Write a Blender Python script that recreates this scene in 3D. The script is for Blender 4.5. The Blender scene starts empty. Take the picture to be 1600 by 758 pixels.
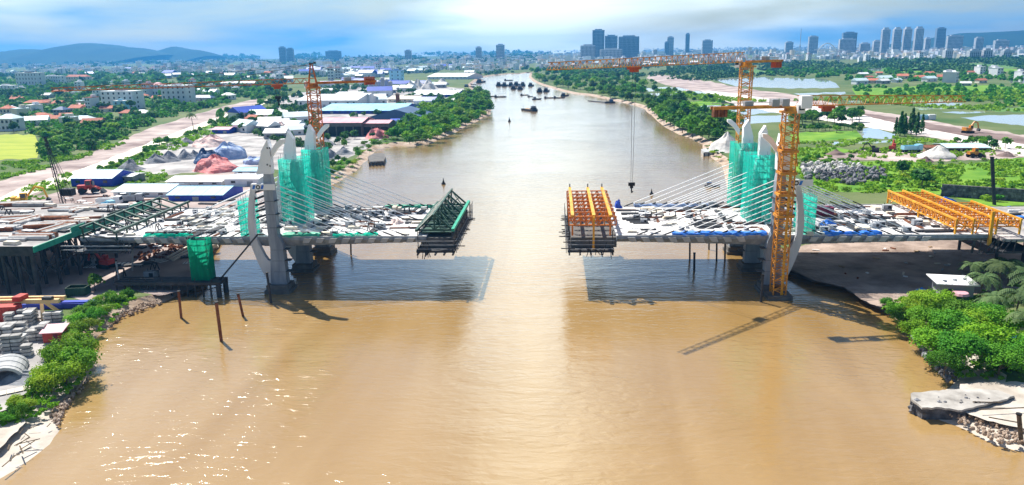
import bpy, bmesh, math, random
import numpy as np
from mathutils import Vector, Matrix, Euler, noise
from mathutils.geometry import tessellate_polygon
random.seed(11)
SC = bpy.context.scene
COL = SC.collection
# ---------------------------------------------------------------- camera
F, CH, ROLL, YAW, HY = 1180.0, 70.0, 0.0175, 0.06, 77.5
PITCH = math.atan((379 - HY) / F)
sp, cp, sr, cr, sy, cy = (math.sin(PITCH), math.cos(PITCH), math.sin(ROLL), math.cos(ROLL), math.sin(YAW), math.cos(YAW))
def yawed(v): return Vector((v[0]*cy - v[1]*sy, v[0]*sy + v[1]*cy, v[2]))
R0, D0, F0 = yawed((1,0,0)), yawed((0,-sp,-cp)), yawed((0,cp,-sp))
cam = bpy.data.cameras.new("camera")
cam.sensor_width = 36; cam.lens = F/1600*36; cam.clip_start = 1; cam.clip_end = 80000
camo = bpy.data.objects.new("camera", cam); COL.objects.link(camo)
_r = R0*cr + D0*sr; _u = -(D0*cr - R0*sr); _b = -F0
camo.matrix_world = Matrix(((_r.x,_u.x,_b.x,0),(_r.y,_u.y,_b.y,0),(_r.z,_u.z,_b.z,CH),(0,0,0,1)))
SC.camera = camo
def ray(x, y):
    dx, dy = x-800, y-379
    return F0 + R0*((dx*cr - dy*sr)/F) + D0*((dx*sr + dy*cr)/F)
def G(x, y, z=2.0):                 # where the sight line of a photo pixel meets the level z
    d = ray(x, y); t = (z-CH)/d.z
    return Vector((d.x*t, d.y*t, z))
def PV(x, y, Y):                    # ... meets the upright plane at Y
    d = ray(x, y); t = Y/d.y
    return Vector((d.x*t, Y, CH + d.z*t))
def mpp(p):                         # metres per photo pixel at a point
    return (p - Vector((0,0,CH))).dot(F0)/F
# ---------------------------------------------------------------- light
SUN = Vector((-0.48, 0.55, 1.0)).normalized()
EL = math.asin(SUN.z); AZ = math.atan2(SUN.x, SUN.y)
w = bpy.data.worlds.new("World"); SC.world = w; w.use_nodes = True
nt = w.node_tree; nt.nodes.clear()
def N(nt, t, **k):
    n = nt.nodes.new(t)
    for a, v in k.items(): setattr(n, a, v)
    return n
def math_node(nt, op, a, b=None, c=None, clamp=False):
    n = N(nt, 'ShaderNodeMath', operation=op); n.use_clamp = clamp
    for i, v in enumerate((a, b, c)):
        if v is None: continue
        if isinstance(v, (int, float)): n.inputs[i].default_value = v
        else: nt.links.new(v, n.inputs[i])
    return n.outputs[0]
L = nt.links
sky = N(nt, 'ShaderNodeTexSky', sky_type='NISHITA'); sky.sun_disc = False
sky.sun_elevation = EL; sky.sun_rotation = AZ; sky.altitude = 20; sky.air_density = 1.0; sky.dust_density = 0.3; sky.ozone_density = 2.0
SKY_STR = 0.065
bg1 = N(nt, 'ShaderNodeBackground'); bg1.inputs[1].default_value = SKY_STR
L.new(sky.outputs[0], bg1.inputs[0])
tc = N(nt, 'ShaderNodeTexCoord')
mp = N(nt, 'ShaderNodeMapping'); mp.inputs['Scale'].default_value = (1.9, 1.9, 12); mp.inputs['Location'].default_value = (9.35, 0.9, 1.9)
L.new(tc.outputs['Generated'], mp.inputs[0])
nz = N(nt, 'ShaderNodeTexNoise'); nz.inputs['Scale'].default_value = 1.5; nz.inputs['Detail'].default_value = 6; nz.inputs['Roughness'].default_value = 0.5; nz.inputs['Distortion'].default_value = 0.4
L.new(mp.outputs[0], nz.inputs['Vector'])
sep = N(nt, 'ShaderNodeSeparateXYZ'); L.new(tc.outputs['Generated'], sep.inputs[0])
az = math_node(nt, 'ARCTAN2', sep.outputs[0], sep.outputs[1])
q = math_node(nt, 'DIVIDE', math_node(nt, 'SUBTRACT', az, -0.035), 0.125)          # a tall bank of cloud straight upriver
bank = math_node(nt, 'EXPONENT', math_node(nt, 'MULTIPLY', math_node(nt, 'MULTIPLY', q, q), -1.0))
low = math_node(nt, 'EXPONENT', math_node(nt, 'MULTIPLY', math_node(nt, 'MAXIMUM', sep.outputs[2], 0.0), -10.0))   # cloud thickens towards the horizon
bank = math_node(nt, 'MULTIPLY', bank, math_node(nt, 'MULTIPLY_ADD', low, -0.75, 1.0))
den = math_node(nt, 'ADD', math_node(nt, 'MULTIPLY_ADD', bank, 0.30, nz.outputs[0]), math_node(nt, 'MULTIPLY', low, 0.24))
cr_ = N(nt, 'ShaderNodeValToRGB'); cr_.color_ramp.elements[0].position = 0.54; cr_.color_ramp.elements[1].position = 0.80
L.new(den, cr_.inputs[0])
bg2 = N(nt, 'ShaderNodeBackground'); L.new(math_node(nt, 'MULTIPLY_ADD', bank, 0.35, 0.85), bg2.inputs[1])
n2_ = N(nt, 'ShaderNodeTexNoise'); n2_.inputs['Scale'].default_value = 1.1; n2_.inputs['Detail'].default_value = 4; L.new(mp.outputs[0], n2_.inputs['Vector'])
cr2 = N(nt, 'ShaderNodeValToRGB'); e_ = cr2.color_ramp.elements; e_[0].position = 0.43; e_[1].position = 0.60; e_[0].color = (0.17, 0.42, 0.74, 1); e_[1].color = (0.86, 0.96, 0.94, 1)
L.new(math_node(nt, 'MULTIPLY_ADD', bank, 0.25, n2_.outputs[0]), cr2.inputs[0]); L.new(cr2.outputs[0], bg2.inputs[0])
mixw = N(nt, 'ShaderNodeMixShader'); L.new(cr_.outputs[0], mixw.inputs[0]); L.new(bg1.outputs[0], mixw.inputs[1]); L.new(bg2.outputs[0], mixw.inputs[2])
wo = N(nt, 'ShaderNodeOutputWorld'); L.new(mixw.outputs[0], wo.inputs[0])
sl = bpy.data.lights.new("sun", 'SUN'); sl.energy = 5.0; sl.angle = math.radians(0.5); sl.color = (1.0, 0.95, 0.86)
so = bpy.data.objects.new("sun", sl); COL.objects.link(so); so.rotation_euler = SUN.to_track_quat('Z', 'Y').to_euler(); so.location = SUN*300
SC.view_settings.view_transform = 'Standard'; SC.view_settings.look = 'None'; SC.view_settings.gamma = 1.0; SC.view_settings.exposure = 0.66
SC.render.engine = 'CYCLES'; SC.cycles.use_denoising = True
SC.cycles.max_bounces = 6; SC.cycles.diffuse_bounces = 2; SC.cycles.glossy_bounces = 3; SC.cycles.transparent_max_bounces = 12; SC.cycles.volume_bounces = 0; SC.cycles.transmission_bounces = 4

# ---------------------------------------------------------------- materials
M = {}
def mat(name, c1, c2=None, scale=0.3, rough=0.8, metal=0.0, bump=0.0, bscale=None, rnd=0.0, hue=0.0, spread=0.16, detail=4, stretch=None, spec=0.3, trans=None):
    if name in M: return M[name]
    m = bpy.data.materials.new(name); m.use_nodes = True; t = m.node_tree; b = t.nodes['Principled BSDF']
    b.inputs['Roughness'].default_value = rough; b.inputs['Metallic'].default_value = metal; b.inputs['Specular IOR Level'].default_value = spec
    geo = N(t, 'ShaderNodeNewGeometry'); vec = geo.outputs['Position']
    if stretch:
        q = N(t, 'ShaderNodeMapping'); q.inputs['Scale'].default_value = stretch; t.links.new(vec, q.inputs[0]); vec = q.outputs[0]
    col = None
    if c2 is not None:
        n = N(t, 'ShaderNodeTexNoise'); n.inputs['Scale'].default_value = scale; n.inputs['Detail'].default_value = detail; n.inputs['Roughness'].default_value = 0.6
        t.links.new(vec, n.inputs['Vector'])
        r = N(t, 'ShaderNodeValToRGB'); e = r.color_ramp.elements
        e[0].position = 0.5-spread; e[1].position = 0.5+spread; e[0].color = (*c1, 1); e[1].color = (*c2, 1)
        t.links.new(n.outputs[0], r.inputs[0]); col = r.outputs[0]
    if rnd or hue:
        h = N(t, 'ShaderNodeHueSaturation'); oi = N(t, 'ShaderNodeObjectInfo')
        t.links.new(math_node(t, 'MULTIPLY_ADD', oi.outputs['Random'], 2*rnd, 1-rnd), h.inputs['Value'])
        if hue: t.links.new(math_node(t, 'MULTIPLY_ADD', math_node(t, 'FRACT', math_node(t, 'MULTIPLY', oi.outputs['Random'], 7.31)), 2*hue, 0.5-hue), h.inputs['Hue'])
        if col is not None: t.links.new(col, h.inputs['Color'])
        else: h.inputs['Color'].default_value = (*c1, 1)
        col = h.outputs[0]
    if col is not None: t.links.new(col, b.inputs['Base Color'])
    else: b.inputs['Base Color'].default_value = (*c1, 1)
    if bump:
        n2 = N(t, 'ShaderNodeTexNoise'); n2.inputs['Scale'].default_value = bscale or scale*4; n2.inputs['Detail'].default_value = 5
        t.links.new(vec, n2.inputs['Vector'])
        bp = N(t, 'ShaderNodeBump'); bp.inputs['Strength'].default_value = 0.8; bp.inputs['Distance'].default_value = bump
        t.links.new(n2.outputs[0], bp.inputs['Height']); t.links.new(bp.outputs[0], b.inputs['Normal'])
    if trans is not None:            # light passing through leaves and thin cloth
        tb = N(t, 'ShaderNodeBsdfTranslucent'); mx = N(t, 'ShaderNodeMixShader'); mx.inputs[0].default_value = trans
        if col is not None: t.links.new(col, tb.inputs[0])
        else: tb.inputs[0].default_value = (*c1, 1)
        out = t.nodes['Material Output']
        t.links.new(b.outputs[0], mx.inputs[1]); t.links.new(tb.outputs[0], mx.inputs[2]); t.links.new(mx.outputs[0], out.inputs[0])
    M[name] = m
    return m
mat('land', (0.045,0.11,0.02), (0.17,0.19,0.075), 0.012, 0.95, spread=0.2, detail=8, bump=0.6, bscale=0.25)
mat('mud', (0.30,0.20,0.13), (0.52,0.42,0.34), 0.15, 0.8, bump=0.35, bscale=0.7)
mat('mudflat', (0.16,0.11,0.085), (0.55,0.43,0.36), 0.09, 0.8, bump=0.5, bscale=0.6, spread=0.2, detail=7)
mat('sand', (0.70,0.64,0.50), (0.86,0.80,0.66), 0.12, 0.9, bump=0.1, bscale=0.8)
mat('beach', (0.34,0.29,0.24), (0.70,0.63,0.55), 0.10, 0.8, bump=0.25, bscale=0.6, detail=9, spread=0.2)
mat('crust', (0.56,0.48,0.45), (0.86,0.80,0.77), 0.03, 0.9, bump=0.3, bscale=0.3, detail=8)
mat('slab', (0.22,0.20,0.18), (0.56,0.53,0.49), 0.2, 0.85, bump=0.12, bscale=1.2, detail=9, spread=0.2)
mat('dirt', (0.22,0.16,0.15), (0.58,0.48,0.44), 0.035, 0.95, bump=0.4, bscale=0.2, detail=7)
mat('dirt_dark', (0.15,0.10,0.09), (0.26,0.19,0.17), 0.05, 0.95, bump=0.6, bscale=0.3)
mat('yard', (0.20,0.19,0.19), (0.56,0.53,0.51), 0.06, 0.9, detail=8, bump=0.2, bscale=0.5)
mat('grass', (0.07,0.21,0.012), (0.20,0.36,0.03), 0.05, 0.95, detail=7, bump=0.5, bscale=0.5)
mat('field', (0.20,0.30,0.02), (0.46,0.48,0.06), 0.09, 0.95, detail=8, stretch=(0.4,2.2,1), spread=0.22)
mat('field_dim', (0.06,0.17,0.035), (0.13,0.26,0.06), 0.01, 0.95, detail=6, stretch=(1,2.5,1))
mat('concrete', (0.36,0.37,0.38), (0.52,0.52,0.52), 0.25, 0.8, detail=7, bump=0.03, bscale=2)
mat('concrete_shaded', (0.17,0.20,0.25), (0.36,0.40,0.45), 0.5, 0.7, detail=8, bump=0.03, bscale=2, stretch=(1,1,0.18), spread=0.2)  # raw concrete, with the blue-grey of its shaded side put into the colour
mat('concrete_dark', (0.09,0.085,0.08), (0.17,0.16,0.15), 0.3, 0.8)
mat('deck_top', (0.52,0.50,0.50), (0.84,0.83,0.82), 0.11, 0.8, detail=9, spread=0.22)
mat('fin_white', (0.86,0.87,0.90), (0.92,0.92,0.92), 0.3, 0.5)
mat('cable', (0.86,0.88,0.90), rough=0.4)
mat('steel_dark', (0.022,0.025,0.032), (0.06,0.06,0.065), 0.6, 0.6, spec=0.4)
mat('steel_green', (0.006,0.045,0.028), (0.018,0.085,0.052), 0.5, 0.5, spec=0.5)
mat('rail_green', (0.02,0.33,0.20), (0.04,0.42,0.27), 0.5, 0.5)
mat('steel_orange', (0.62,0.14,0.008), (0.80,0.25,0.015), 0.4, 0.45, spec=0.5)
mat('steel_yellow', (0.66,0.26,0.01), (0.92,0.48,0.03), 0.4, 0.45, spec=0.5)
mat('crane_rust', (0.36,0.085,0.01), (0.76,0.22,0.02), 0.45, 0.5)
mat('steel_amber', (0.62,0.21,0.01), (0.86,0.36,0.02), 0.4, 0.45, spec=0.5)
mat('arm_pale', (0.56,0.58,0.61), (0.70,0.71,0.73), 0.5, 0.7, detail=8, stretch=(1,1,0.2))
mat('crane_orange', (0.44,0.15,0.01), (0.84,0.36,0.025), 0.45, 0.45, spec=0.5)
mat('crane_red', (0.36,0.05,0.015), (0.55,0.10,0.02), 0.3, 0.5)
mat('rust', (0.13,0.045,0.02), (0.30,0.12,0.06), 0.8, 0.9)
mat('white', (0.80,0.80,0.80), (0.90,0.90,0.90), 0.3, 0.6)
mat('grey', (0.30,0.32,0.35), (0.42,0.44,0.47), 0.4, 0.7)
mat('black', (0.012,0.012,0.014), rough=0.6)
mat('glass', (0.02,0.03,0.045), rough=0.12, spec=0.6)
mat('blue_tarp', (0.02,0.13,0.62), (0.06,0.28,0.82), 0.6, 0.5, bump=0.15, bscale=1.2)
mat('blue_pale', (0.22,0.32,0.55), (0.45,0.55,0.75), 0.25, 0.6, bump=0.2, bscale=0.8)
mat('red_tarp', (0.58,0.13,0.13), (0.80,0.34,0.33), 0.2, 0.7, bump=0.3, bscale=0.7)
mat('pink_tarp', (0.72,0.45,0.42), (0.80,0.66,0.60), 0.2, 0.7, bump=0.3, bscale=0.7)
mat('roof_blue', (0.02,0.06,0.42), (0.04,0.10,0.55), 0.05, 0.45)
mat('roof_navy', (0.03,0.07,0.17), (0.05,0.11,0.24), 0.05, 0.45)
mat('roof_pale', (0.52,0.68,0.74), (0.66,0.78,0.82), 0.08, 0.5)
mat('roof_cyan', (0.26,0.56,0.72), (0.36,0.66,0.80), 0.08, 0.5)
mat('roof_white', (0.72,0.74,0.76), (0.86,0.86,0.86), 0.1, 0.6)
mat('roof_pink', (0.62,0.30,0.36), (0.72,0.42,0.46), 0.08, 0.6)
mat('roof_red', (0.42,0.12,0.07), (0.58,0.22,0.14), 0.2, 0.8, rnd=0.2)
mat('wall_blue', (0.015,0.04,0.40), (0.03,0.07,0.50), 0.1, 0.5)
mat('wall_white', (0.68,0.70,0.74), (0.82,0.82,0.83), 0.1, 0.8, rnd=0.12)
mat('wall_cream', (0.62,0.55,0.42), (0.74,0.68,0.56), 0.1, 0.8, rnd=0.15)
mat('wall_grey', (0.28,0.29,0.31), (0.40,0.41,0.43), 0.1, 0.8, rnd=0.15)
mat('gravel', (0.17,0.18,0.20), (0.30,0.31,0.34), 0.35, 0.95, bump=0.4, bscale=1.0)
mat('gravel_pale', (0.55,0.52,0.49), (0.74,0.71,0.67), 0.2, 0.95, bump=0.3, bscale=0.8)
mat('rock', (0.07,0.07,0.08), (0.25,0.25,0.27), 0.5, 0.9, bump=0.4, bscale=1.5, rnd=0.4)
mat('rock_pale', (0.30,0.29,0.28), (0.62,0.60,0.58), 0.5, 0.9, bump=0.3, bscale=1.5, rnd=0.3)
mat('timber', (0.30,0.20,0.11), (0.52,0.38,0.24), 0.8, 0.9, rnd=0.3)
mat('wood_pale', (0.66,0.58,0.46), (0.78,0.72,0.62), 0.8, 0.9)
mat('red_paint', (0.42,0.035,0.03), (0.55,0.07,0.05), 0.5, 0.5)
mat('maroon', (0.16,0.02,0.05), (0.25,0.04,0.08), 0.3, 0.6)
mat('yellow_paint', (0.80,0.42,0.02), (0.86,0.52,0.05), 0.5, 0.5)
mat('peach_paint', (0.78,0.50,0.22), (0.84,0.60,0.32), 0.5, 0.6)
mat('hull', (0.02,0.022,0.03), (0.05,0.045,0.05), 0.2, 0.6)
mat('tyre', (0.02,0.02,0.02), rough=0.9)
mat('bark', (0.10,0.07,0.045), (0.20,0.15,0.10), 1.5, 0.95)
for nm, a, b in (('leaf_bright',(0.10,0.29,0.008),(0.27,0.48,0.02)), ('leaf_mid',(0.055,0.21,0.012),(0.15,0.37,0.02)), ('leaf_dark',(0.02,0.10,0.014),(0.07,0.21,0.025)), ('leaf_palm',(0.06,0.13,0.04),(0.17,0.25,0.09)), ('leaf_lime',(0.16,0.33,0.012),(0.36,0.50,0.03))):
    mat(nm, a, b, 0.35, 0.75, rnd=0.25, hue=0.018, trans=0.3, spread=0.2, detail=5)
mat('leaf_far', (0.02,0.10,0.02), (0.11,0.25,0.04), 0.006, 0.9, spread=0.2, detail=8)
mat('tower_blue', (0.20,0.27,0.36), (0.26,0.33,0.42), 0.01, 0.5)
mat('tower_grey', (0.48,0.50,0.53), (0.60,0.61,0.63), 0.01, 0.6)
mat('hill', (0.008,0.03,0.012), (0.02,0.05,0.02), 0.004, 0.95, bump=6, bscale=0.02)
# translucent green scaffold netting: fine grid of holes
def net_mat(name, c, hole):
    m = bpy.data.materials.new(name); m.use_nodes = True; t = m.node_tree; t.nodes.clear()
    d = N(t,'ShaderNodeBsdfDiffuse'); tr = N(t,'ShaderNodeBsdfTranslucent'); tp = N(t,'ShaderNodeBsdfTransparent')
    g = N(t,'ShaderNodeNewGeometry'); n = N(t,'ShaderNodeTexNoise'); n.inputs['Scale'].default_value = 0.35; n.inputs['Detail'].default_value = 5
    mpg = N(t,'ShaderNodeMapping'); mpg.inputs['Scale'].default_value = (1.6,1.6,0.35)
    t.links.new(g.outputs['Position'], mpg.inputs[0]); t.links.new(mpg.outputs[0], n.inputs['Vector'])
    r = N(t,'ShaderNodeValToRGB'); e = r.color_ramp.elements; e[0].position=0.3; e[1].position=0.7
    e[0].color=(c[0]*0.6,c[1]*0.6,c[2]*0.6,1); e[1].color=(*c,1); t.links.new(n.outputs[0], r.inputs[0])
    t.links.new(r.outputs[0], d.inputs[0]); t.links.new(r.outputs[0], tr.inputs[0])
    m1 = N(t,'ShaderNodeMixShader'); m1.inputs[0].default_value=0.7; t.links.new(d.outputs[0],m1.inputs[1]); t.links.new(tr.outputs[0],m1.inputs[2])
    m2 = N(t,'ShaderNodeMixShader'); t.links.new(math_node(t,'MULTIPLY_ADD',n.outputs[0],-0.5,hole+0.25,True), m2.inputs[0])
    t.links.new(m1.outputs[0],m2.inputs[1]); t.links.new(tp.outputs[0],m2.inputs[2])
    o = N(t,'ShaderNodeOutputMaterial'); t.links.new(m2.outputs[0],o.inputs[0]); M[name]=m
net_mat('net', (0.04,1.0,0.78), 0.36)
net_mat('net_dark', (0.02,0.62,0.36), 0.12)
# ---------------------------------------------------------------- object helpers
LOC = {}
def tag(o, label=None, cat=None, group=None, kind=None):
    if label: o['label'] = label
    if cat: o['category'] = cat
    if group: o['group'] = group
    if kind: o['kind'] = kind
    return o
def thing(name, label, cat, loc=(0,0,0), rz=0.0, group=None):
    o = bpy.data.objects.new(name, None); COL.objects.link(o); o.location = loc; o.rotation_euler = (0,0,rz)
    o.empty_display_size = 0.1; LOC[o.name] = Vector(loc)
    return tag(o, label, cat, group)
def thingl(*a, **k):                # the same, for things whose parts are given about their own base
    o = thing(*a, **k); LOC[o.name] = Vector((0,0,0)); return o
class MB:
    def __init__(s): s.v = []; s.f = []
    def add(s, vs, fs):
        k = len(s.v); s.v += [tuple(v) for v in vs]; s.f += [tuple(i+k for i in f) for f in fs]
    def box(s, c, d, rz=0.0):
        x, y, z = d[0]/2, d[1]/2, d[2]/2; a, b = math.cos(rz), math.sin(rz); vs = []
        for sz in (-z, z):
            for px, py in ((-x,-y),(x,-y),(x,y),(-x,y)): vs.append((c[0]+px*a-py*b, c[1]+px*b+py*a, c[2]+sz))
        s.add(vs, ((0,3,2,1),(4,5,6,7),(0,1,5,4),(1,2,6,5),(2,3,7,6),(3,0,4,7)))
    def bx(s, x0, x1, y0, y1, z0, z1): s.box(((x0+x1)/2,(y0+y1)/2,(z0+z1)/2), (x1-x0,y1-y0,z1-z0))
    def bar(s, p, q, w, h=None, n=4):
        p, q = Vector(p), Vector(q); d = (q-p).normalized(); h = h or w
        up = Vector((0,0,1)) if abs(d.z) < 0.95 else Vector((0,1,0))
        a = d.cross(up).normalized(); b = a.cross(d)
        if n == 4: ring = [a*(i*w/2)+b*(j*h/2) for i, j in ((-1,-1),(1,-1),(1,1),(-1,1))]
        else: ring = [a*(math.cos(2*math.pi*k/n)*w/2)+b*(math.sin(2*math.pi*k/n)*h/2) for k in range(n)]
        vs = [p+r for r in ring]+[q+r for r in ring]
        s.add(vs, [(k,(k+1)%n,n+(k+1)%n,n+k) for k in range(n)]+[tuple(range(n-1,-1,-1)), tuple(range(n,2*n))])
    def cone(s, c, r1, r2, z0, z1, n=10):
        vs = [(c[0]+math.cos(2*math.pi*k/n)*r1, c[1]+math.sin(2*math.pi*k/n)*r1, z0) for k in range(n)]+[(c[0]+math.cos(2*math.pi*k/n)*r2, c[1]+math.sin(2*math.pi*k/n)*r2, z1) for k in range(n)]
        s.add(vs, [(k,(k+1)%n,n+(k+1)%n,n+k) for k in range(n)]+[tuple(range(n-1,-1,-1)), tuple(range(n,2*n))])
    def prism(s, pts, vec):
        n = len(pts); pts = [Vector(p) for p in pts]; vec = Vector(vec)
        t = tessellate_polygon([pts]); vs = pts+[p+vec for p in pts]
        s.add(vs, [tuple(f) for f in t]+[tuple(i+n for i in reversed(f)) for f in t]+[(k,(k+1)%n,n+(k+1)%n,n+k) for k in range(n)])
    def build(s, name, m, parent=None, smooth=False):
        me = bpy.data.meshes.new(name)
        off = LOC.get(parent.name, Vector((0,0,0))) if parent else Vector((0,0,0))
        if off.length > 0:
            vs = [(v[0]-off.x, v[1]-off.y, v[2]-off.z) for v in s.v]
        else: vs = s.v
        me.from_pydata(vs, [], s.f); bm = bmesh.new(); bm.from_mesh(me); bmesh.ops.recalc_face_normals(bm, faces=bm.faces); bm.to_mesh(me); bm.free()
        if smooth: me.polygons.foreach_set('use_smooth', [True]*len(me.polygons))
        me.materials.append(M[m] if isinstance(m, str) else m)
        return obj(name, me, parent)
def obj(name, me, parent=None):
    o = bpy.data.objects.new(name, me); COL.objects.link(o)
    if parent: o.parent = parent; LOC[o.name] = LOC.get(parent.name, Vector((0,0,0))).copy()
    return o
def KIDS(o): return KIDMAP.get(o.name, ())
KIDMAP = {}
def remember(root):                 # children of a prototype, read once
    by = {}
    for o in COL.objects:
        if o.parent: by.setdefault(o.parent.name, []).append(o)
    def walk(o):
        ch = by.get(o.name, []); KIDMAP[o.name] = ch
        for c in ch: walk(c)
    walk(root); return root
USED = set()
def place(root, loc, rz=0.0, sc=1.0, label=None, group=None, cat=None):   # the first time the prototype itself, then copies of it and its parts
    if root.name not in USED:
        USED.add(root.name); r = root
        remember(root)
    else:
        def cpy(o, parent):
            c = o.copy(); COL.objects.link(c)
            if parent: c.parent = parent
            for ch in KIDMAP.get(o.name, ()): cpy(ch, c)
            return c
        r = cpy(root, None)
    r.location = loc; r.rotation_euler = (0,0,rz); r.scale = (sc,)*3 if isinstance(sc,(int,float)) else sc
    if label: r['label'] = label
    if group: r['group'] = group
    return r
ORD = "first second third fourth fifth sixth seventh eighth ninth tenth eleventh twelfth thirteenth fourteenth fifteenth sixteenth seventeenth eighteenth nineteenth twentieth".split()
def ordn(i):
    if i < 20: return ORD[i]
    tens = {20:'twenty',30:'thirty',40:'forty',50:'fifty',60:'sixty',70:'seventy',80:'eighty',90:'ninety'}
    n = i+1
    if n > 99: return f"{n}th"
    if n % 10 == 0: return {20:'twentieth',30:'thirtieth',40:'fortieth',50:'fiftieth',60:'sixtieth',70:'seventieth',80:'eightieth',90:'ninetieth'}[n]
    return tens[n//10*10]+'-'+ORD[n%10-1]
LM = []                             # landmarks that scattered things are named after
def lm(phrase, p): LM.append((phrase, Vector((p[0],p[1],0))))
SCAT = {}                           # scattered things waiting for their label
def later(o, desc, group): SCAT.setdefault(desc, []).append((o, group))
def name_scattered():
    for desc, lst in SCAT.items():
        by = {}
        for o, g in lst:
            p = Vector((o.location.x, o.location.y, 0)); c = min(LM, key=lambda l: (l[1]-p).length)
            by.setdefault(c[0], []).append(((c[1]-p).length, o, g))
        for ph, l in by.items():
            l.sort(key=lambda t: t[0])
            for i, (d, o, g) in enumerate(l):
                ds = desc
                while len(f"{ds}, {'nearest to' if i == 0 else ordn(i)+' from'} {ph}".replace('-',' ').split()) > 16: ds = ds.split(' ',1)[1]
                o['label'] = f"{ds}, {'nearest to' if i == 0 else ordn(i)+' from'} {ph}"; o['group'] = g
def inside(p, poly):
    x, y = p; c = False; n = len(poly)
    for i in range(n):
        x0, y0 = poly[i]; x1, y1 = poly[i-1]
        if (y0 > y) != (y1 > y) and x < (x1-x0)*(y-y0)/(y1-y0)+x0: c = not c
    return c
# ================================================================ SETTING: water, ground, patches, hills
def sheet(name, poly, z, m, kind='structure', rag=1.0):
    """a level sheet from photo-traced corners (each corner put on the level z)"""
    rg = []
    for i, (x, y) in enumerate(poly):
        x1, y1 = poly[(i+1) % len(poly)]; n = max(1, int(math.hypot(x1-x, (y1-y)*2)/9)) if rag else 1
        ln = math.hypot(x1-x, y1-y) or 1
        for k in range(n):
            j = random.gauss(0, rag)*min(1, ln/60) if k else 0
            rg.append((x+(x1-x)*k/n - (y1-y)/ln*j, y+(y1-y)*k/n + (x1-x)/ln*j*0.6))
    pts = [G(x, y, z) for x, y in rg]
    me = bpy.data.meshes.new(name)
    me.from_pydata([tuple(p) for p in pts], [], [tuple(f) for f in tessellate_polygon([pts])])
    bm = bmesh.new(); bm.from_mesh(me)
    for f in bm.faces:
        if f.normal.z < 0: f.normal_flip()
    bm.to_mesh(me); bm.free(); me.materials.append(M[m])
    return tag(obj(name, me), kind=kind)
# --- river water: silty brown body with a rippled reflecting surface
wm = bpy.data.materials.new('river_water'); wm.use_nodes = True; t = wm.node_tree; b = t.nodes['Principled BSDF']; M['river_water'] = wm
geo = N(t,'ShaderNodeNewGeometry')
def wnoise(scale, stretch, detail=3, dist=0.0):
    q = N(t,'ShaderNodeMapping'); q.inputs['Scale'].default_value = stretch; q.inputs['Rotation'].default_value = (0,0,-0.06)
    t.links.new(geo.outputs['Position'], q.inputs[0]); n = N(t,'ShaderNodeTexNoise'); n.inputs['Scale'].default_value = scale; n.inputs['Detail'].default_value = detail; n.inputs['Distortion'].default_value = dist
    t.links.new(q.outputs[0], n.inputs['Vector']); return n.outputs[0]
big = math_node(t,'MULTIPLY_ADD',wnoise(0.03, (1.5,0.22,1), 6, 1.2),0.55,math_node(t,'MULTIPLY',wnoise(0.012, (1,0.45,1), 5, 0.6),0.45))
rp = N(t,'ShaderNodeValToRGB'); e = rp.color_ramp.elements; e[0].position=0.32; e[1].position=0.68; e[0].color=(0.31,0.18,0.05,1); e[1].color=(0.44,0.29,0.125,1)
t.links.new(big, rp.inputs[0]); t.links.new(rp.outputs[0], b.inputs['Base Color'])
b.inputs['Roughness'].default_value = 0.10; b.inputs['IOR'].default_value = 1.5; b.inputs['Specular IOR Level'].default_value = 0.35
wv = wnoise(0.55, (0.5,1.25,1), 5, 0.5); wv2 = wnoise(0.13, (0.45,1.2,1), 3, 0.3)
gust = N(t,'ShaderNodeMapRange'); gust.inputs[1].default_value=0.35; gust.inputs[2].default_value=0.7; gust.inputs[3].default_value=0.35; gust.inputs[4].default_value=1.0
t.links.new(wnoise(0.02,(0.8,1,1),3,0.8), gust.inputs[0])
hgt = math_node(t,'MULTIPLY',math_node(t,'MULTIPLY_ADD',wv2,1.6,wv),gust.outputs[0])
bp = N(t,'ShaderNodeBump'); bp.inputs['Strength'].default_value=1.0; bp.inputs['Distance'].default_value=0.36; b.inputs['Coat Weight'].default_value=0.9; b.inputs['Coat Roughness'].default_value=0.17; b.inputs['Coat IOR'].default_value=1.68
bp2 = N(t,'ShaderNodeBump'); bp2.inputs['Strength'].default_value=1.0; bp2.inputs['Distance'].default_value=0.11; t.links.new(hgt,bp2.inputs['Height']); t.links.new(bp2.outputs[0],b.inputs['Coat Normal'])
t.links.new(hgt,bp.inputs['Height']); t.links.new(bp.outputs[0],b.inputs['Normal'])
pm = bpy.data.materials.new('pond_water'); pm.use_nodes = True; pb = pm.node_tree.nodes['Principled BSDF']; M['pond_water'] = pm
pb.inputs['Base Color'].default_value=(0.70,0.74,0.74,1); pb.inputs['Roughness'].default_value=0.06; pb.inputs['IOR'].default_value=1.6; pb.inputs['Coat Weight'].default_value=0.6  # near-white base colour stands in for the bright sky the ponds reflect
me = bpy.data.meshes.new('river'); X0,X1,Y0,Y1 = -1200,1200,-1500,9000
me.from_pydata([(X0,Y0,0),(X1,Y0,0),(X1,Y1,0),(X0,Y1,0)],[],[(0,1,2,3)]); me.materials.append(wm)
tag(obj('river', me), kind='structure')
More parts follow.
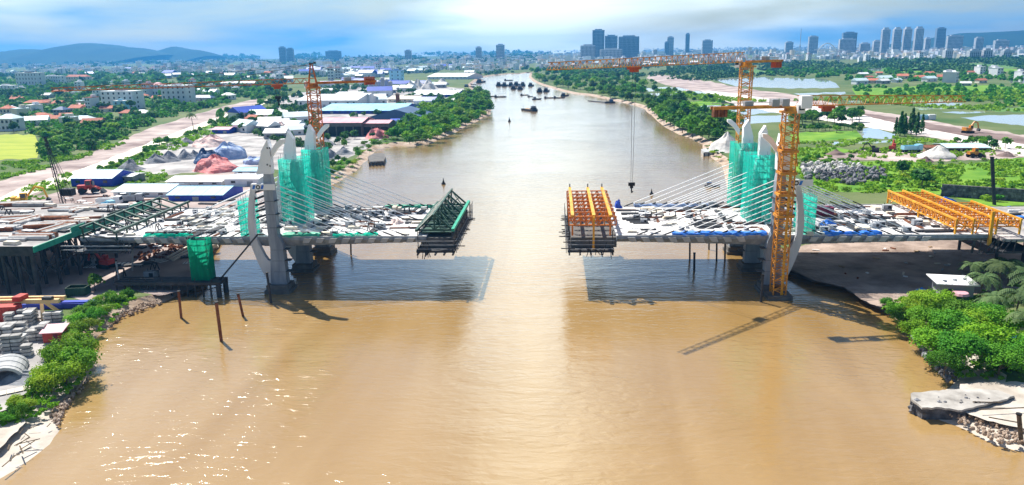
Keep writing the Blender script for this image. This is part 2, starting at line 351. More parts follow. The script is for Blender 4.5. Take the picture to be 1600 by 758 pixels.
# --- the one ground sheet: both banks and the far plain, with the river as a notch
LB = [(-40,790),(0,748),(42,722),(78,694),(93,673),(80,648),(108,620),(131,598),(150,577),(148,559),(140,538),(170,514),(190,494),(213,486),(250,474),(275,463),(300,452),(322,436),(326,400),(345,372),(420,330),(480,306),(508,294),(530,284),(545,273),(562,262),(575,250),(588,233),(625,227),(650,228),(676,224),(697,213),(722,201),(746,190),(766,180),(768,170),(762,156),(748,146),(736,134),(746,125),(762,119.5),(800,115.5),(824,113.8)]
RB = [(828,114),(826,121),(838,130),(850,134.5),(875,142),(918,149),(950,156),(985,163.5),(1008,171),(1018,180),(1038,198),(1060,210),(1085,219),(1098,226),(1100,238),(1112,247),(1128,258),(1134,285),(1145,330),(1163,392),(1180,404),(1210,415),(1240,425),(1268,440),(1318,451),(1340,462),(1348,471),(1375,484),(1405,502),(1420,517),(1442,549),(1471,579),(1496,593),(1484,606),(1440,624),(1436,645),(1478,660),(1514,674),(1560,697),(1610,708),(1680,730)]
def smooth(pl):
    out = []
    for i in range(len(pl)-1):
        a, bb = pl[i], pl[i+1]; out.append(a)
        if math.hypot(a[0]-bb[0], a[1]-bb[1]) > 12: out.append(((a[0]+bb[0])/2+random.uniform(-2,2), (a[1]+bb[1])/2+random.uniform(-1.2,1.2)))
    return out+[pl[-1]]
LBs, RBs = smooth(LB), smooth(RB)
wl = [G(x,y,0) for x,y in LBs]; wr = [G(x,y,0) for x,y in RBs]
line = [Vector((-95,-1500,0)),Vector((-80,60,0))] + wl + wr + [Vector((100,60,0)),Vector((110,-1500,0))]
# crest of the bank: offset inland by the local normal
crest = []
for i, p in enumerate(line):
    a, c = line[max(i-1,0)], line[min(i+1,len(line)-1)]; d = (c-a); d.z = 0; d.normalize()
    k = 4.0 if p.y < 400 else 7.0
    if p.x < 0 and p.y < 150 and i > 1: k = 15.0
    if p.x > 0 and p.y < 172: k = 9.0
    if 60 < p.x < 140 and 185 < p.y < 240: k = 12.0
    crest.append(Vector((p.x - d.y*k, p.y + d.x*k, 2.0)))
foot = [Vector((p.x, p.y, -1.2)) for p in line]
BIG = 10500
outer = [Vector((BIG,-1500,2)), Vector((BIG,10500,2)), Vector((-BIG,10500,2)), Vector((-BIG,-1500,2))]
pl = crest + outer; tris = tessellate_polygon([pl]); n = len(crest)
vs = [tuple(p) for p in pl] + [tuple(p) for p in line] + [tuple(p) for p in foot]; k = len(pl)
fs = [tuple(f) for f in tris]
nt_ = len(fs)
for i in range(n-1): fs += [(i,i+1,k+i+1,k+i),(k+i,k+i+1,k+n+i+1,k+n+i)]
me = bpy.data.meshes.new('ground'); me.from_pydata(vs,[],fs); bm = bmesh.new(); bm.from_mesh(me)
for f in bm.faces:
    if f.normal.z < 0: f.normal_flip()
bm.to_mesh(me); bm.free(); me.materials.append(M['land']); me.materials.append(M['mud']); me.materials.append(M['beach']); me.materials.append(M['mudflat'])
for i, p in enumerate(me.polygons):
    if i < nt_: p.material_index = 0; continue
    c = p.center; p.material_index = 2 if (c.x < 0 and c.y < 150) or (c.x > 0 and c.y < 172) else 3 if (60 < c.x < 145 and 150 < c.y < 245) else 1
tag(obj('ground', me), kind='structure')
Z = 2.03
# --- left bank
sheet('field', [(0,211),(54,209),(62,230),(58,247),(-40,252),(-60,225)], Z, 'field')
sheet('dirt_track_corridor', [(-60,300),(0,283),(60,264),(140,241),(195,217),(240,198),(300,181),(350,166),(404,154),(407,166),(330,192),(255,222),(130,272),(0,330),(-60,350)], Z, 'dirt')
sheet('road', [(-60,335),(0,309),(30,294),(130,263),(190,240),(260,212),(330,187),(395,165),(430,150),(436,152),(404,167),(340,190),(270,218),(200,246),(140,270),(40,307),(-60,352)], Z+0.05, 'sand')
sheet('verge', [(130,274),(200,248),(270,220),(340,192),(400,170),(400,185),(330,200),(262,226),(200,262),(140,290)], Z, 'grass')
sheet('site_yard', [(-60,352),(40,310),(140,291),(200,300),(330,268),(425,262),(425,325),(345,369),(325,400),(322,434),(300,450),(250,462),(195,452),(170,480),(105,462),(-60,470)], Z, 'dirt')
sheet('stock_yard', [(165,282),(200,262),(262,224),(330,200),(400,188),(520,230),(505,285),(420,262),(330,267)], Z+0.04, 'yard')
sheet('factory_yard', [(405,190),(440,152),(520,135),(600,128),(725,138),(738,150),(700,168),(640,185),(600,215),(560,240),(520,255),(500,240)], Z, 'yard')
sheet('precast_yard', [(-60,490),(60,482),(105,500),(98,532),(75,560),(58,600),(10,640),(-60,660)], Z, 'yard')
sheet('beach', [(-60,680),(0,660),(34,648),(40,660),(0,700),(-60,740)], 2.05, 'beach')
# --- right bank
sheet('dirt_road', [(1020,112),(1040,118),(1075,121),(1170,139),(1235,147),(1330,168),(1420,182),(1500,197),(1620,214),(1680,226),(1680,262),(1600,244),(1510,224),(1400,206),(1300,190),(1235,181),(1150,165),(1095,150),(1040,133),(1010,122)], Z, 'dirt')
sheet('dirt_road_crust', [(1090,140),(1160,148),(1240,160),(1330,176),(1430,194),(1530,209),(1680,236),(1680,262),(1600,244),(1510,223),(1400,206),(1300,190),(1235,181),(1150,164)], Z+0.05, 'crust')
sheet('furrow', [(1330,174),(1400,184),(1500,201),(1620,217),(1680,228),(1680,238),(1600,225),(1500,211),(1400,193)], Z+0.1, 'dirt_dark')
PONDS = [[(1112,123),(1180,120.5),(1290,123.5),(1306,130),(1312,137),(1240,138.5),(1150,135)],[(1005,137.5),(1060,136.5),(1078,140.5),(1010,143)],[(1012,146.5),(1090,142),(1112,147),(1060,153),(1014,155)],
 [(1075,166),(1160,164),(1250,167),(1250,175),(1160,179),(1092,176)],[(1310,157.5),(1400,153.5),(1470,155.5),(1508,161),(1500,165),(1380,163)],[(1425,168),(1490,166),(1505,168),(1440,172)],[(1470,175),(1538,173.5),(1540,176.5),(1500,178)],
 [(1500,184),(1545,180),(1640,179),(1660,198),(1580,195)],[(1268,109.5),(1330,106.5),(1380,105.5),(1375,110.5),(1290,113)],[(1338,203),(1362,199),(1400,210),(1392,217),(1350,216)],[(1130,182),(1230,180),(1232,190),(1150,194)],[(1240,146),(1320,143.5),(1322,146),(1250,149)],[(1575,126),(1640,122),(1640,128),(1580,130)],[(1300,222),(1440,218),(1440,221.5),(1300,226)]]
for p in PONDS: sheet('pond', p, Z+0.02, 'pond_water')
FIELDS = [([(1060,112),(1150,108),(1270,107),(1265,112),(1150,116)],'field_dim'),([(1180,108),(1500,100),(1680,97),(1680,104),(1380,112),(1230,117)],'field_dim'),([(1385,111),(1450,107),(1640,108),(1640,112),(1400,113.5)],'grass'),([(1070,160),(1120,156),(1160,162),(1090,167)],'grass'),([(1330,138),(1520,133),(1640,138),(1640,150),(1500,150),(1340,152)],'grass'),
 ([(1440,168),(1640,168),(1640,178),(1520,172)],'field_dim'),([(1235,208),(1345,204),(1345,218),(1236,222)],'grass'),([(1236,232),(1300,230),(1335,236),(1300,243),(1240,246)],'grass'),([(1240,256),(1300,250),(1440,254),(1460,262),(1600,246),(1680,250),(1680,318),(1540,322),(1475,305),(1400,300),(1300,300),(1262,292)],'grass')]
for p, m in FIELDS: sheet('grass_field', p, Z, m)
sheet('haul_road', [(1245,248),(1300,243),(1345,234),(1440,236),(1520,236),(1680,236),(1680,250),(1600,246),(1450,253),(1330,251)], Z+0.04, 'dirt')
sheet('mud_flat', [(1168,392),(1240,386),(1330,372),(1500,368),(1680,390),(1680,470),(1560,452),(1460,474),(1405,480),(1374,480),(1346,468),(1320,449),(1268,437),(1238,422),(1185,402)], Z, 'mudflat')
sheet('bank_sand', [(1500,600),(1560,596),(1680,598),(1680,690),(1610,672),(1562,662),(1516,648),(1500,640)], 2.04, 'beach')
# --- hills: ridges traced from the photo, given a real body at their distance
def hills(name, ridge, D, depth, seed):
    pts = []
    for x, y in ridge:
        p = PV(x, y, D); pts.append((p.x, max(p.z, 3.0)))
    NX, NY = 90, 14; vs = []; fs = []; xs = np.linspace(pts[0][0], pts[-1][0], NX); zs = np.interp(xs, [p[0] for p in pts], [p[1] for p in pts])
    for j in range(NY+1):
        s = j/NY; prof = math.sin(math.pi*s)**0.8 if 0 < s < 1 else 0
        for i in range(NX):
            nn = noise.noise(Vector((xs[i]/420, s*5+seed, seed)))*0.16*(1-abs(prof-1))*prof
            vs.append((xs[i], D + (s-0.5)*depth, 1.0 + (zs[i]-1.0)*prof*(1 - 0.25*abs(noise.noise(Vector((xs[i]/300,s*4,seed))))*(1-prof)) + nn*zs[i]*0.6))
    for j in range(NY):
        for i in range(NX-1): a = j*NX+i; fs.append((a,a+1,a+NX+1,a+NX))
    me = bpy.data.meshes.new(name); me.from_pydata(vs,[],fs); me.polygons.foreach_set('use_smooth',[True]*len(fs)); me.materials.append(M['hill'])
    tag(obj(name, me), kind='structure')
hills('hill_range', [(-120,86),(-60,83),(0,81),(30,80),(50,77.5),(75,78),(95,79),(110,73),(126,69),(140,67),(152,68.5),(160,69),(172,71.5),(200,74),(215,78.5),(235,80),(250,83),(262,86)], 8200, 2400, 1)
hills('hill_range', [(238,87),(250,82),(262,77),(275,73),(290,76),(305,78),(320,82),(330,87)], 8800, 1400, 5)
hills('hill_range', [(1380,75),(1420,66),(1460,60),(1500,53),(1540,50.5),(1570,47.5),(1610,46),(1660,50),(1720,60)], 8600, 1800, 9)
# --- haze: one box of thin even air
hz = MB(); hz.bx(-10700, 10700, -1600, 10700, -4, 242)
hm = bpy.data.materials.new('haze'); hm.use_nodes = True; t = hm.node_tree; t.nodes.clear()
pv = N(t,'ShaderNodeVolumePrincipled'); pv.inputs['Color'].default_value=(0.09,0.45,1.0,1); pv.inputs['Density'].default_value=0.00009; pv.inputs['Anisotropy'].default_value=0.35
o = N(t,'ShaderNodeOutputMaterial'); t.links.new(pv.outputs[0], o.inputs['Volume']); M['haze']=hm
tag(hz.build('haze', 'haze'), kind='stuff')
# ================================================================ THE UNFINISHED BRIDGE: two balanced cantilevers
ZD, YN, YF = 16.6, 215.2, 258.8
LEGY = (215.0, 238.0, 259.0)
XL, XR = -84.5, 63.7
def trace(pts, Y=214.0):            # traced from the photo's near leg, as (distance from the tower line, height)
    return [(PV(x, y, Y).x - XL, PV(x, y, Y).z) for x, y in pts]
P_COL = trace([(411.5,290.5),(426,290.5),(434,367.5),(437.5,371.5),(442,382),(446.5,420),(449.5,447),(424,448.5),(423.5,408),(423,388),(421,380),(419.5,367.5)])
P_ARM = trace([(391,288),(398.5,288),(396.5,310),(395,325),(395.5,340),(396.5,352),(398,368),(403.5,382),(413,400),(418,407),(424.5,409),(424.5,446),(413,431),(407,420),(401,407),(392,384),(389,368),(387,355),(386.5,340),(387.5,318)])
P_SEC = trace([(411.7,272.3),(422.5,272.3),(426,290.2),(411.8,290.2)])
P_FIN = trace([(417.4,218),(421,233),(423.3,256),(424.4,272),(411.7,272),(409.6,256),(407.5,237)])
P_SLAB = [(PV(x,y,238).x-XL, PV(x,y,238).z) for x,y in [(444.9,232),(450.8,204.5),(459.2,216.5),(461.5,252),(445.5,252)]]
P_WING = trace([(407.3,239),(409.2,256),(411.2,272),(400,273),(403.5,256)])
P_BR = trace([(422,236),(429.6,224),(436,218),(443,217.5),(443,222.5),(432,233),(424,246)])
def bridge(XT, m, label):
    X = lambda a: XT + m*a
    br = thing('cable_stayed_bridge', label, 'bridge', (XT, 238, 0))
    edges = [-60 + i*4.7 for i in range(23)] + [46]
    edges = edges[:-2] + [46]
    for i in range(len(edges)-1):
        a0, a1 = edges[i]+0.02, edges[i+1]-0.02; am = abs((a0+a1)/2); bot = ZD - (3.0 - 1.25*min(am,48)/48)
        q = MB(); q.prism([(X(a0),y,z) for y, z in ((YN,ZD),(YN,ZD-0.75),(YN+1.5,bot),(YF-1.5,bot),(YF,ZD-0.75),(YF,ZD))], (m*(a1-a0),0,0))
        q.build('deck_segment', 'concrete_shaded', br)
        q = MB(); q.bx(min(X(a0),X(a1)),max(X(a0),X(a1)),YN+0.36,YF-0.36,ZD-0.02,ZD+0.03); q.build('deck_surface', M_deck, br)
    for s in (-1, 1):                # wedge ribs under the deck edge at every stay
        for i in range(9):
            a = s*(10.5 + i*3.9)
            q = MB(); q.prism([(X(a)-1.0*m*s,YN-0.5,ZD-0.15),(X(a)+1.2*m*s,YN-0.5,ZD-0.15),(X(a)+0.3*m*s,YN-0.32,ZD-1.55),(X(a)-1.6*m*s,YN-0.32,ZD-1.55)], (0,1.6,0)); q.build('anchor_block', 'concrete', br)
    ek = MB(); ek.bx(min(X(-60),X(46)), max(X(-60),X(46)), YN+0.05, YN+0.35, ZD-0.1, ZD+0.35); ek.build('edge_kerb', 'concrete', br)
    ek = MB(); ek.bx(min(X(-60),X(46)), max(X(-60),X(46)), YF-0.35, YF-0.05, ZD-0.1, ZD+0.35); ek.build('edge_kerb', 'concrete', br)
    for j, Y in enumerate(LEGY):
        def pr(P, d): return [(X(a), Y-d, z) for a, z in P]
        q = MB(); q.prism(pr(P_COL,1.4), (0,2.8,0)); leg = q.build('pylon_leg', 'concrete_shaded', br); LOC[leg.name] = Vector((XT,238,0))
        q = MB(); q.prism(pr(P_ARM,0.8), (0,1.6,0)); q.build('curved_arm', 'arm_pale', leg)
        q = MB(); q.prism(pr(P_SEC,1.2), (0,2.4,0)); q.build('unclad_section', 'grey', leg)
        if j == 0:
            q = MB(); q.prism(pr(P_FIN,1.2), (0,2.4,0)); q.build('fin', 'fin_white', leg)
            q = MB(); q.prism(pr(P_WING,0.8), (0,1.6,0)); q.build('wing', 'fin_white', leg)
            for xx, zz in ((416,232),(419.5,232),(416,258),(420.5,260)):
                pp_ = PV(xx,zz,213); q = MB(); q.box((X(pp_.x-XL),Y-1.22,pp_.z),(0.35,0.1,0.5)); q.build('access_hole','steel_dark',leg)
        else:
            q = MB(); q.prism(pr(P_SLAB,1.3), (0,2.6,0)); q.build('fin', 'fin_white', leg)
        if j != 1:
            q = MB(); q.prism(pr(P_BR,0.7), (0,1.4,0)); q.build('branch', 'fin_white', leg)
        for k in range(5):
            z0 = P_COL[0][1] - 1.0 - k*1.9
            q = MB(); q.bar((X(P_ARM[2][0])-0.1*m, Y, z0-1.2), (X(P_COL[0][0])+0.5*m, Y, z0), 0.5, 0.6); q.build('tie', 'steel_dark', leg)
        for z0 in (28.0, 24.0, 20.0): # joints in the column
            q = MB(); a0 = P_COL[0][0]; q.box((X(a0+1.75+(31-z0)*0.06), Y, z0), (3.3, 2.86, 0.12)); q.build('joint_band', 'steel_dark', leg)
        for z0 in (13.2, 9.8, 6.4): # pour joints of the pier
            f_ = (16.6-z0)/14; q = MB(); q.box((X(1.9+f_*0.9), Y, z0), (5.0+f_*1.0, 2.84, 0.09)); q.build('pour_joint', 'concrete_dark', leg)
        q = MB(); zc = 1.6; a0, a1 = P_COL[7][0]-0.8, P_COL[6][0]+0.8
        q.bx(min(X(a0),X(a1)), max(X(a0),X(a1)), Y-3.0, Y+3.0, 1.0, zc+0.9); q.bx(min(X(a0),X(a1))-0.5, max(X(a0),X(a1))+0.5, Y-3.6, Y+3.6, -1.5, 1.0)
        q.build('pile_cap', 'concrete_dark', leg)
        yc = (YN+0.9, 237.4, YF-0.9)[j]
        for s in (-1, 1):
            for i in range(9):
                a = s*(9.5 + i*3.85); zt = 20.2 + i*1.55; A = Vector((X(s*1.6 if s > 0 else -2.2), yc+0.3*(1-j), zt)); B = Vector((X(a), yc, ZD+0.1))
                q = MB(); q.bar(A, B, 0.26, 0.26, 5); q.build('stay_cable', 'cable', br)
                d = (A-B).normalized(); q = MB(); q.bar(B, B+d*3.6, 0.42, 0.42, 6); q.build('anchor_tube', 'steel_dark', br)
    return br
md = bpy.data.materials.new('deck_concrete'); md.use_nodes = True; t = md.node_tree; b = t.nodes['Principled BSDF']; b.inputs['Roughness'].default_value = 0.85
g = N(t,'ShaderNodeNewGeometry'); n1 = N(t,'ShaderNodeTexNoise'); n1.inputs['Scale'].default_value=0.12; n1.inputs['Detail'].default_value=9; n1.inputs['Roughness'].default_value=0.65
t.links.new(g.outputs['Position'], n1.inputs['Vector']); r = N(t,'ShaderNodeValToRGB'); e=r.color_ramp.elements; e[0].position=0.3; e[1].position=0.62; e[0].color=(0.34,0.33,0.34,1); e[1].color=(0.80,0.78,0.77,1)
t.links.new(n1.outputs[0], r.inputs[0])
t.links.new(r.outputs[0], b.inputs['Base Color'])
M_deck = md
bridge(XL, 1, 'unfinished cable stayed bridge half with curved pylon legs standing off the town bank')
bridge(XR, -1, 'unfinished cable stayed bridge half with tall orange crane in front of its pylon')
lm('the town side bridge pylon', (XL,238)); lm('the bridge pylon with orange crane', (XR,238))

# ---- scaffold towers wrapped in green net
def scaffold(x, y, w, d, z0, z1, label, m='net', name='scaffold_tower'):
    t = thing(name, label, 'scaffolding', (x, y, z0), 0, 'netted scaffolds around the bridge pylons')
    zz = random.uniform(0, 0.6)
    for (cx, cy, sx, sy) in ((0,-d/2,w,0.06),(0,d/2,w,0.06),(-w/2,0,0.06,d),(w/2,0,0.06,d)):
        q = MB(); n = max(2, int(max(sx,sy)/0.8)); rows = 12
        for i in range(n+1):          # gently billowing cloth
            for j in range(rows+1):
                bo = 0.05*math.sin(i*2.1+j*1.7+x)+random.uniform(-.04,.04)
                if sx > sy: q.v.append((x+cx-sx/2+sx*i/n, y+cy+bo, z0+(z1-z0)*j/rows))
                else: q.v.append((x+cx+bo, y+cy-sy/2+sy*i/n, z0+(z1-z0)*j/rows))
        for i in range(n):
            for j in range(rows): a = i*(rows+1)+j; q.f.append((a,a+rows+1,a+rows+2,a+1))
        q.build('net_panel', m, t)
    nx, ny = max(2,int(w/2)), max(2,int(d/2))
    for i in range(nx+1):
        for j in range(ny+1):
            if 0 < i < nx and 0 < j < ny: continue
            q = MB(); px, py = x-w/2+0.25+(w-0.5)*i/nx, y-d/2+0.25+(d-0.5)*j/ny
            q.bar((px,py,z0),(px,py,z1+1.1+0.5*((i+j)%2)),0.14,0.14,5); q.build('standard_pole','grey',t)
    k = z0+2
    while k < z1:
        q = MB(); 
        for yy in (y-d/2+0.3, y+d/2-0.3): q.bar((x-w/2,yy,k),(x+w/2,yy,k),0.12)
        for xx in (x-w/2+0.3, x+w/2-0.3): q.bar((xx,y-d/2,k+0.14),(xx,y+d/2,k+0.14),0.12)
        q.build('ledger_ring','grey',t); k += 2.0
    return t
def zat(x, y, Y): return PV(x, y, Y).z
zt = zat(455, 249, 234)
scaffold(XL+0.3, 238, 7.6, 8.4, ZD+0.05, zt, 'green netted scaffold around the middle pylon leg, town side bridge')
scaffold(XL+0.6, 259, 7.4, 7.4, ZD+0.05, zt+0.3, 'green netted scaffold around the farthest pylon leg, town side bridge')
scaffold(XL-8.6, 219.5, 3.8, 6, ZD+0.05, 27.5, 'low green netted scaffold behind the curved arm, town side bridge')
scaffold(XR-0.3, 238, 7.8, 8.4, ZD+0.05, zt, 'green netted scaffold around the middle pylon leg behind orange crane')
scaffold(XR-0.4, 259, 7.4, 7.4, ZD+0.05, zt+1.0, 'green netted scaffold around the farthest pylon leg behind orange crane')
scaffold(XR+8.8, 219.8, 4.4, 6, ZD+0.05, 27.8, 'low green netted scaffold behind the curved arm by orange crane')
sp0 = G(318, 434, 0.5)
sp0 = PV(318,434,212.6)
scaffold(sp0.x, 212.8, 5.6, 4.2, max(0.3,sp0.z-1), ZD+0.4, 'dark green netted temporary pier under the deck at the water edge', 'net_dark', 'netted_pier')

# ---- banners on the near legs: blue slashes and a black ring
def banner(x0, x1, Y, zb, zt, flip, label):
    t = thing('banner', label, 'banner', ((x0+x1)/2, Y, zb), 0)
    q = MB(); q.bx(x0, x1, Y-0.06, Y, zb, zt); q.build('board', 'fin_white', t)
    h = zt-zb; cx = x0 + 2.05 if flip else x1-2.0
    cx = x0 + 0.5*min(4.1, x1-x0)
    for s in (-1, 1):
        xa = cx + s*1.25
        q = MB(); q.prism([(xa-0.55,Y-0.10,zb+0.18*h),(xa+0.15,Y-0.10,zb+0.18*h),(xa+0.55,Y-0.10,zb+0.84*h),(xa-0.15,Y-0.10,zb+0.84*h)], (0,0.035,0)); q.build('blue_slash', 'blue_tarp', t)
    q = MB(); r1, r2 = 0.36*h, 0.2*h
    for k in range(16):
        a0, a1 = 2*math.pi*k/16, 2*math.pi*(k+1)/16
        q.prism([(cx+r1*math.cos(a0),Y-0.10,zb+h/2+r1*math.sin(a0)),(cx+r1*math.cos(a1),Y-0.10,zb+h/2+r1*math.sin(a1)),(cx+r2*math.cos(a1),Y-0.10,zb+h/2+r2*math.sin(a1)),(cx+r2*math.cos(a0),Y-0.10,zb+h/2+r2*math.sin(a0))],(0,0.035,0))
    q.build('ring_mark', 'black', t)
pA, pB = PV(392,288,212.6), PV(430.5,297,212.6)
banner(pA.x, pB.x, 212.6, pB.z, pA.z, False, 'white banner with blue slashes and black ring on the town side pylon')
pA, pB = PV(1233,281,212.6), PV(1270,291,212.6)
banner(pA.x, pB.x, 212.6, pB.z, pA.z, True, 'white banner with blue slashes and black ring beside the orange crane mast')

# ---- form travellers
def xtruss(q, x0, x1, y, z0, z1, n, w=0.25):
    q.bar((x0,y,z1),(x1,y,z1),w*1.2); q.bar((x0,y,z0),(x1,y,z0),w*1.2)
    for i in range(n):
        a, b = x0+(x1-x0)*i/n, x0+(x1-x0)*(i+1)/n
        q.bar((a,y,z0),(a,y,z1),w)
        q.bar((a,y,z0 if i%2 else z1),(b,y,z1 if i%2 else z0),w*0.9)
    q.bar((x1,y,z0),(x1,y,z1),w)
def hung_platform(t, x0, x1, m, out):
    q = MB(); q.bx(x0, x1, YN-1.5, YF+1.5, 12.2, 12.9); q.build('lower_platform', 'steel_dark', t)
    for i in range(5):
        q = MB(); xx = x0+0.5+(x1-x0-1)*i/4; q.bar((xx,YN-2.6,11.9),(xx,YF+2.6,11.9),0.45,0.5); q.build('platform_beam','steel_dark',t)
    for yy in (YN-1.2, YN+8, 238, YF-8, YF+1.2):
        for xx in (x0+0.6, x1-0.6):
            q = MB(); q.bar((xx,yy,11.6),(xx,yy,18.6),0.22); q.build('hanger_rod','steel_dark',t)
    for i in range(14):
        yy = YN-2+i*3.5; q = MB(); z = random.choice((12.6,13.6,14.6,15.6)); q.bar((out-m*2.5,yy,z),(out+m*random.uniform(0.2,2.2),yy,z),0.25); q.build('outrigger','steel_dark',t)
    for i in range(16):
        yy = YN-1+i*3.0; q = MB(); q.bar((out,yy,12),(out+0.05,yy,16.4+random.uniform(0,2.5)),0.16); q.build('guard_post','steel_dark',t)
    for z in (13.4, 14.6, 15.8):
        q = MB(); q.bar((out,YN-1.5,z),(out,YF+1.5,z),0.12); q.build('guard_rail','grey',t)
        q = MB(); q.bar((min(x0,x1),YN-1.6,z),(max(x0,x1),YN-1.6,z),0.12); q.build('guard_rail','grey',t)
    q = MB(); q.bx(x0+1, x1+(0.9 if m < 0 else -1), YN+1.6, YF-1.6, 13.0, 16.0); q.build('formwork_box','concrete_dark',t)
    for i in range(7):
        q = MB(); xx = random.uniform(x0,x1); q.bar((xx,YN-1.4,random.uniform(10.2,11.6)),(xx+random.uniform(-1.5,1.5),YN-1.4,13+random.uniform(0,3)),0.2); q.build('loose_prop','steel_dark',t)
x0, x1 = PV(651,350,218).x, PV(706,352,218).x
tl = thing('form_traveller', 'dark green steel form traveller with triangular frames at the deck tip', 'form traveller', (x0+5,238,12)); lm('the green form traveller', (x0+5,238))
zb = 17.9; zap = zat(678,334,219); xa = PV(678,334,219).x
for i, yy in enumerate(np.linspace(219, 257.5, 6)):
    q = MB(); q.bar((x0,yy,zb),(xa,yy,zap),0.5); q.bar((xa,yy,zap),(x1,yy,zb),0.5); q.bar((xa,yy,zb),(xa,yy,zap),0.45); q.bar((x0,yy,zb),(x1,yy,zb),0.6)
    q.bar(((x0+xa)/2,yy,(zb+zap)/2),(xa,yy,zb),0.3); q.bar(((x1+xa)/2,yy,(zb+zap)/2),(xa,yy,zb),0.3)
    q.build('triangular_frame','steel_green',tl)
for xx, zz, mm, ww in ((x0,zb+0.35,'steel_green',0.7),(xa,zap,'steel_green',0.5),(x1+0.4,zb+0.5,'rail_green',0.9),(x0+0.9,zb-0.3,'steel_dark',0.5)):
    q = MB(); q.bar((xx,216.5,zz),(xx,260,zz),ww,ww); q.build('cross_beam',mm,tl)
for k in range(5):
    yy = 219+7.7*k; q = MB(); q.bar((xa,yy,zap),(xa,yy+7.7,zb+0.4),0.25); q.bar((x0,yy,zb+0.3),(xa,yy+7.7,zap),0.22); q.bar((x1,yy,zb+0.3),(xa,yy+7.7,zap),0.22); q.build('wind_brace','steel_green',tl)
q = MB(); q.bx(x0+0.4,x1-0.3,218.5,258,ZD+0.5,ZD+0.7); q.build('working_floor','steel_green',tl)
hung_platform(tl, x0+0.3, x1+1.2, 1, x1+1.6)
x0, x1 = PV(889,338,216).x, PV(963,340,216).x
tr = thing('form_traveller', 'orange steel form traveller with three yellow cross beams at the deck tip', 'form traveller', (x0+7,238,12)); lm('the orange form traveller', (x0+7,238))
zt1 = zat(928,339,216); zb1 = zt1-2.5
for i, yy in enumerate(np.linspace(216.3, 257.5, 8)):
    q = MB(); xtruss(q, x0, x1, yy, zb1, zt1, 8, 0.3); q.build('cross_truss','steel_orange',tr)
for px in (894.5, 927.8, 954):
    xx = PV(px,339,216).x; q = MB(); q.bar((xx,215.2,zt1+0.45),(xx,259.5,zt1+0.75),0.9,0.6); q.build('main_beam','steel_yellow',tr)
    for yy in (216.4, 237, 258):
        q = MB(); q.bar((xx,yy,ZD+0.1),(xx,yy,zb1),0.5); q.build('support_leg','steel_orange',tr)
    q = MB(); q.bar((xx,259.2,zt1),(xx,259.2,zt1+2.2),0.35); q.build('stub_post','steel_dark',tr)
xx = PV(927.8,339,215).x; q = MB(); q.bar((xx,214.6,12.2),(xx,214.6,zt1+0.3),0.55); q.build('front_hanger','steel_yellow',tr)
hung_platform(tr, x0-0.4, x1-0.6, -1, x0-0.8)
# yellow gantry over the land end, right
tg = thing('form_traveller', 'yellow lattice traveller with long slanting beams over the landward deck end', 'form traveller', (120,238,16)); lm('the yellow lattice traveller', (122,238))
zg = 21.0
for j, (xx, ya, yb) in enumerate(((113.8,216,262),(118.6,216,262),(125.0,216,262),(131.5,216,243))):
    for dz in (0, -2.6):
        q = MB(); q.bar((xx,ya,zg+dz),(xx,yb,zg+dz),0.5 if dz == 0 else 0.35); q.build('main_beam','steel_yellow',tg)
    n = int((yb-ya)/2.2)
    q = MB()
    for i in range(n):
        a, b2 = ya+(yb-ya)*i/n, ya+(yb-ya)*(i+1)/n; q.bar((xx,a,zg-2.6),(xx,(a+b2)/2,zg),0.26); q.bar((xx,(a+b2)/2,zg),(xx,b2,zg-2.6),0.26)
    q.build('web_members','steel_amber',tg)
    for yy in (ya+0.4, (ya+yb)/2, yb-0.4):
        q = MB(); q.bar((xx,yy,ZD+0.05),(xx,yy,zg+0.3),0.45); q.build('support_leg','steel_yellow',tg)
for i, yy in enumerate(np.linspace(217, 261, 13)):
    q = MB(); xa__ = random.uniform(114,123); q.bar((xa__,yy,ZD+0.1),(xa__+random.uniform(1,4),yy+random.uniform(-1,2),zg-0.6),0.28); q.build('raking_prop','steel_amber',tg)
    q = MB(); xtruss(q, 113.8, 125 if yy > 243 else 131.5, yy, zg-2.2, zg-0.5, 6, 0.24); q.build('cross_truss','steel_amber',tg)
pp = PV(1552,330,215); pq = PV(1545,383,215)
q = MB(); q.bar((pp.x,215,pp.z),(pq.x,215,pq.z),0.8); q.build('front_hanger','steel_yellow',tg)
q = MB(); q.bx(122,136,YN-1,YF+1,11.6,12.2); q.build('lower_platform','steel_dark',tg)
for i in range(12):
    q = MB(); xx = random.uniform(112,134); q.bar((xx,YN-1.2,11.8),(xx+random.uniform(-3,3),YN-1.2,15.5),0.25); q.build('loose_prop','steel_dark',tg)
# green gantry over the land end, left
tq = thing('form_traveller', 'green lattice traveller with slanting diagonals over the landward deck end', 'form traveller', (-137,238,16)); lm('the green lattice traveller', (-137,238))
xa_, xb_ = -143.2, -132.8
for xx, za in ((xa_,20.2),(xb_,18.6)):
    for dz in (0,-2.4):
        q = MB(); q.bar((xx,214,za+dz),(xx,262,za+dz),0.7 if dz==0 else 0.4); q.build('main_beam','steel_green',tq)
    for i in range(9):
        q = MB(); yy = 215+46*i/8; q.bar((xx,yy,ZD-0.2),(xx,yy,za),0.4); q.build('support_leg','steel_green',tq)
for i in range(8):
    y0_, y1_ = 215+46*i/8, 215+46*(i+1)/8; q = MB(); q.bar((xa_,y1_,20.2),(xb_,y0_,18.6),0.5); q.build('diagonal','steel_green',tq)
    q = MB(); q.bar((xa_,y0_,17.8),(xb_,y0_,16.3),0.35); q.bar((xa_,y0_,20.2),(xa_,y1_,17.8),0.3); q.bar((xb_,y0_,18.6),(xb_,y1_,16.2),0.3); q.build('web_members','steel_dark',tq)
q = MB(); q.bx(-146,-131.5,YN-1.5,YF+2,12.2,12.8); q.build('lower_platform','steel_dark',tq)
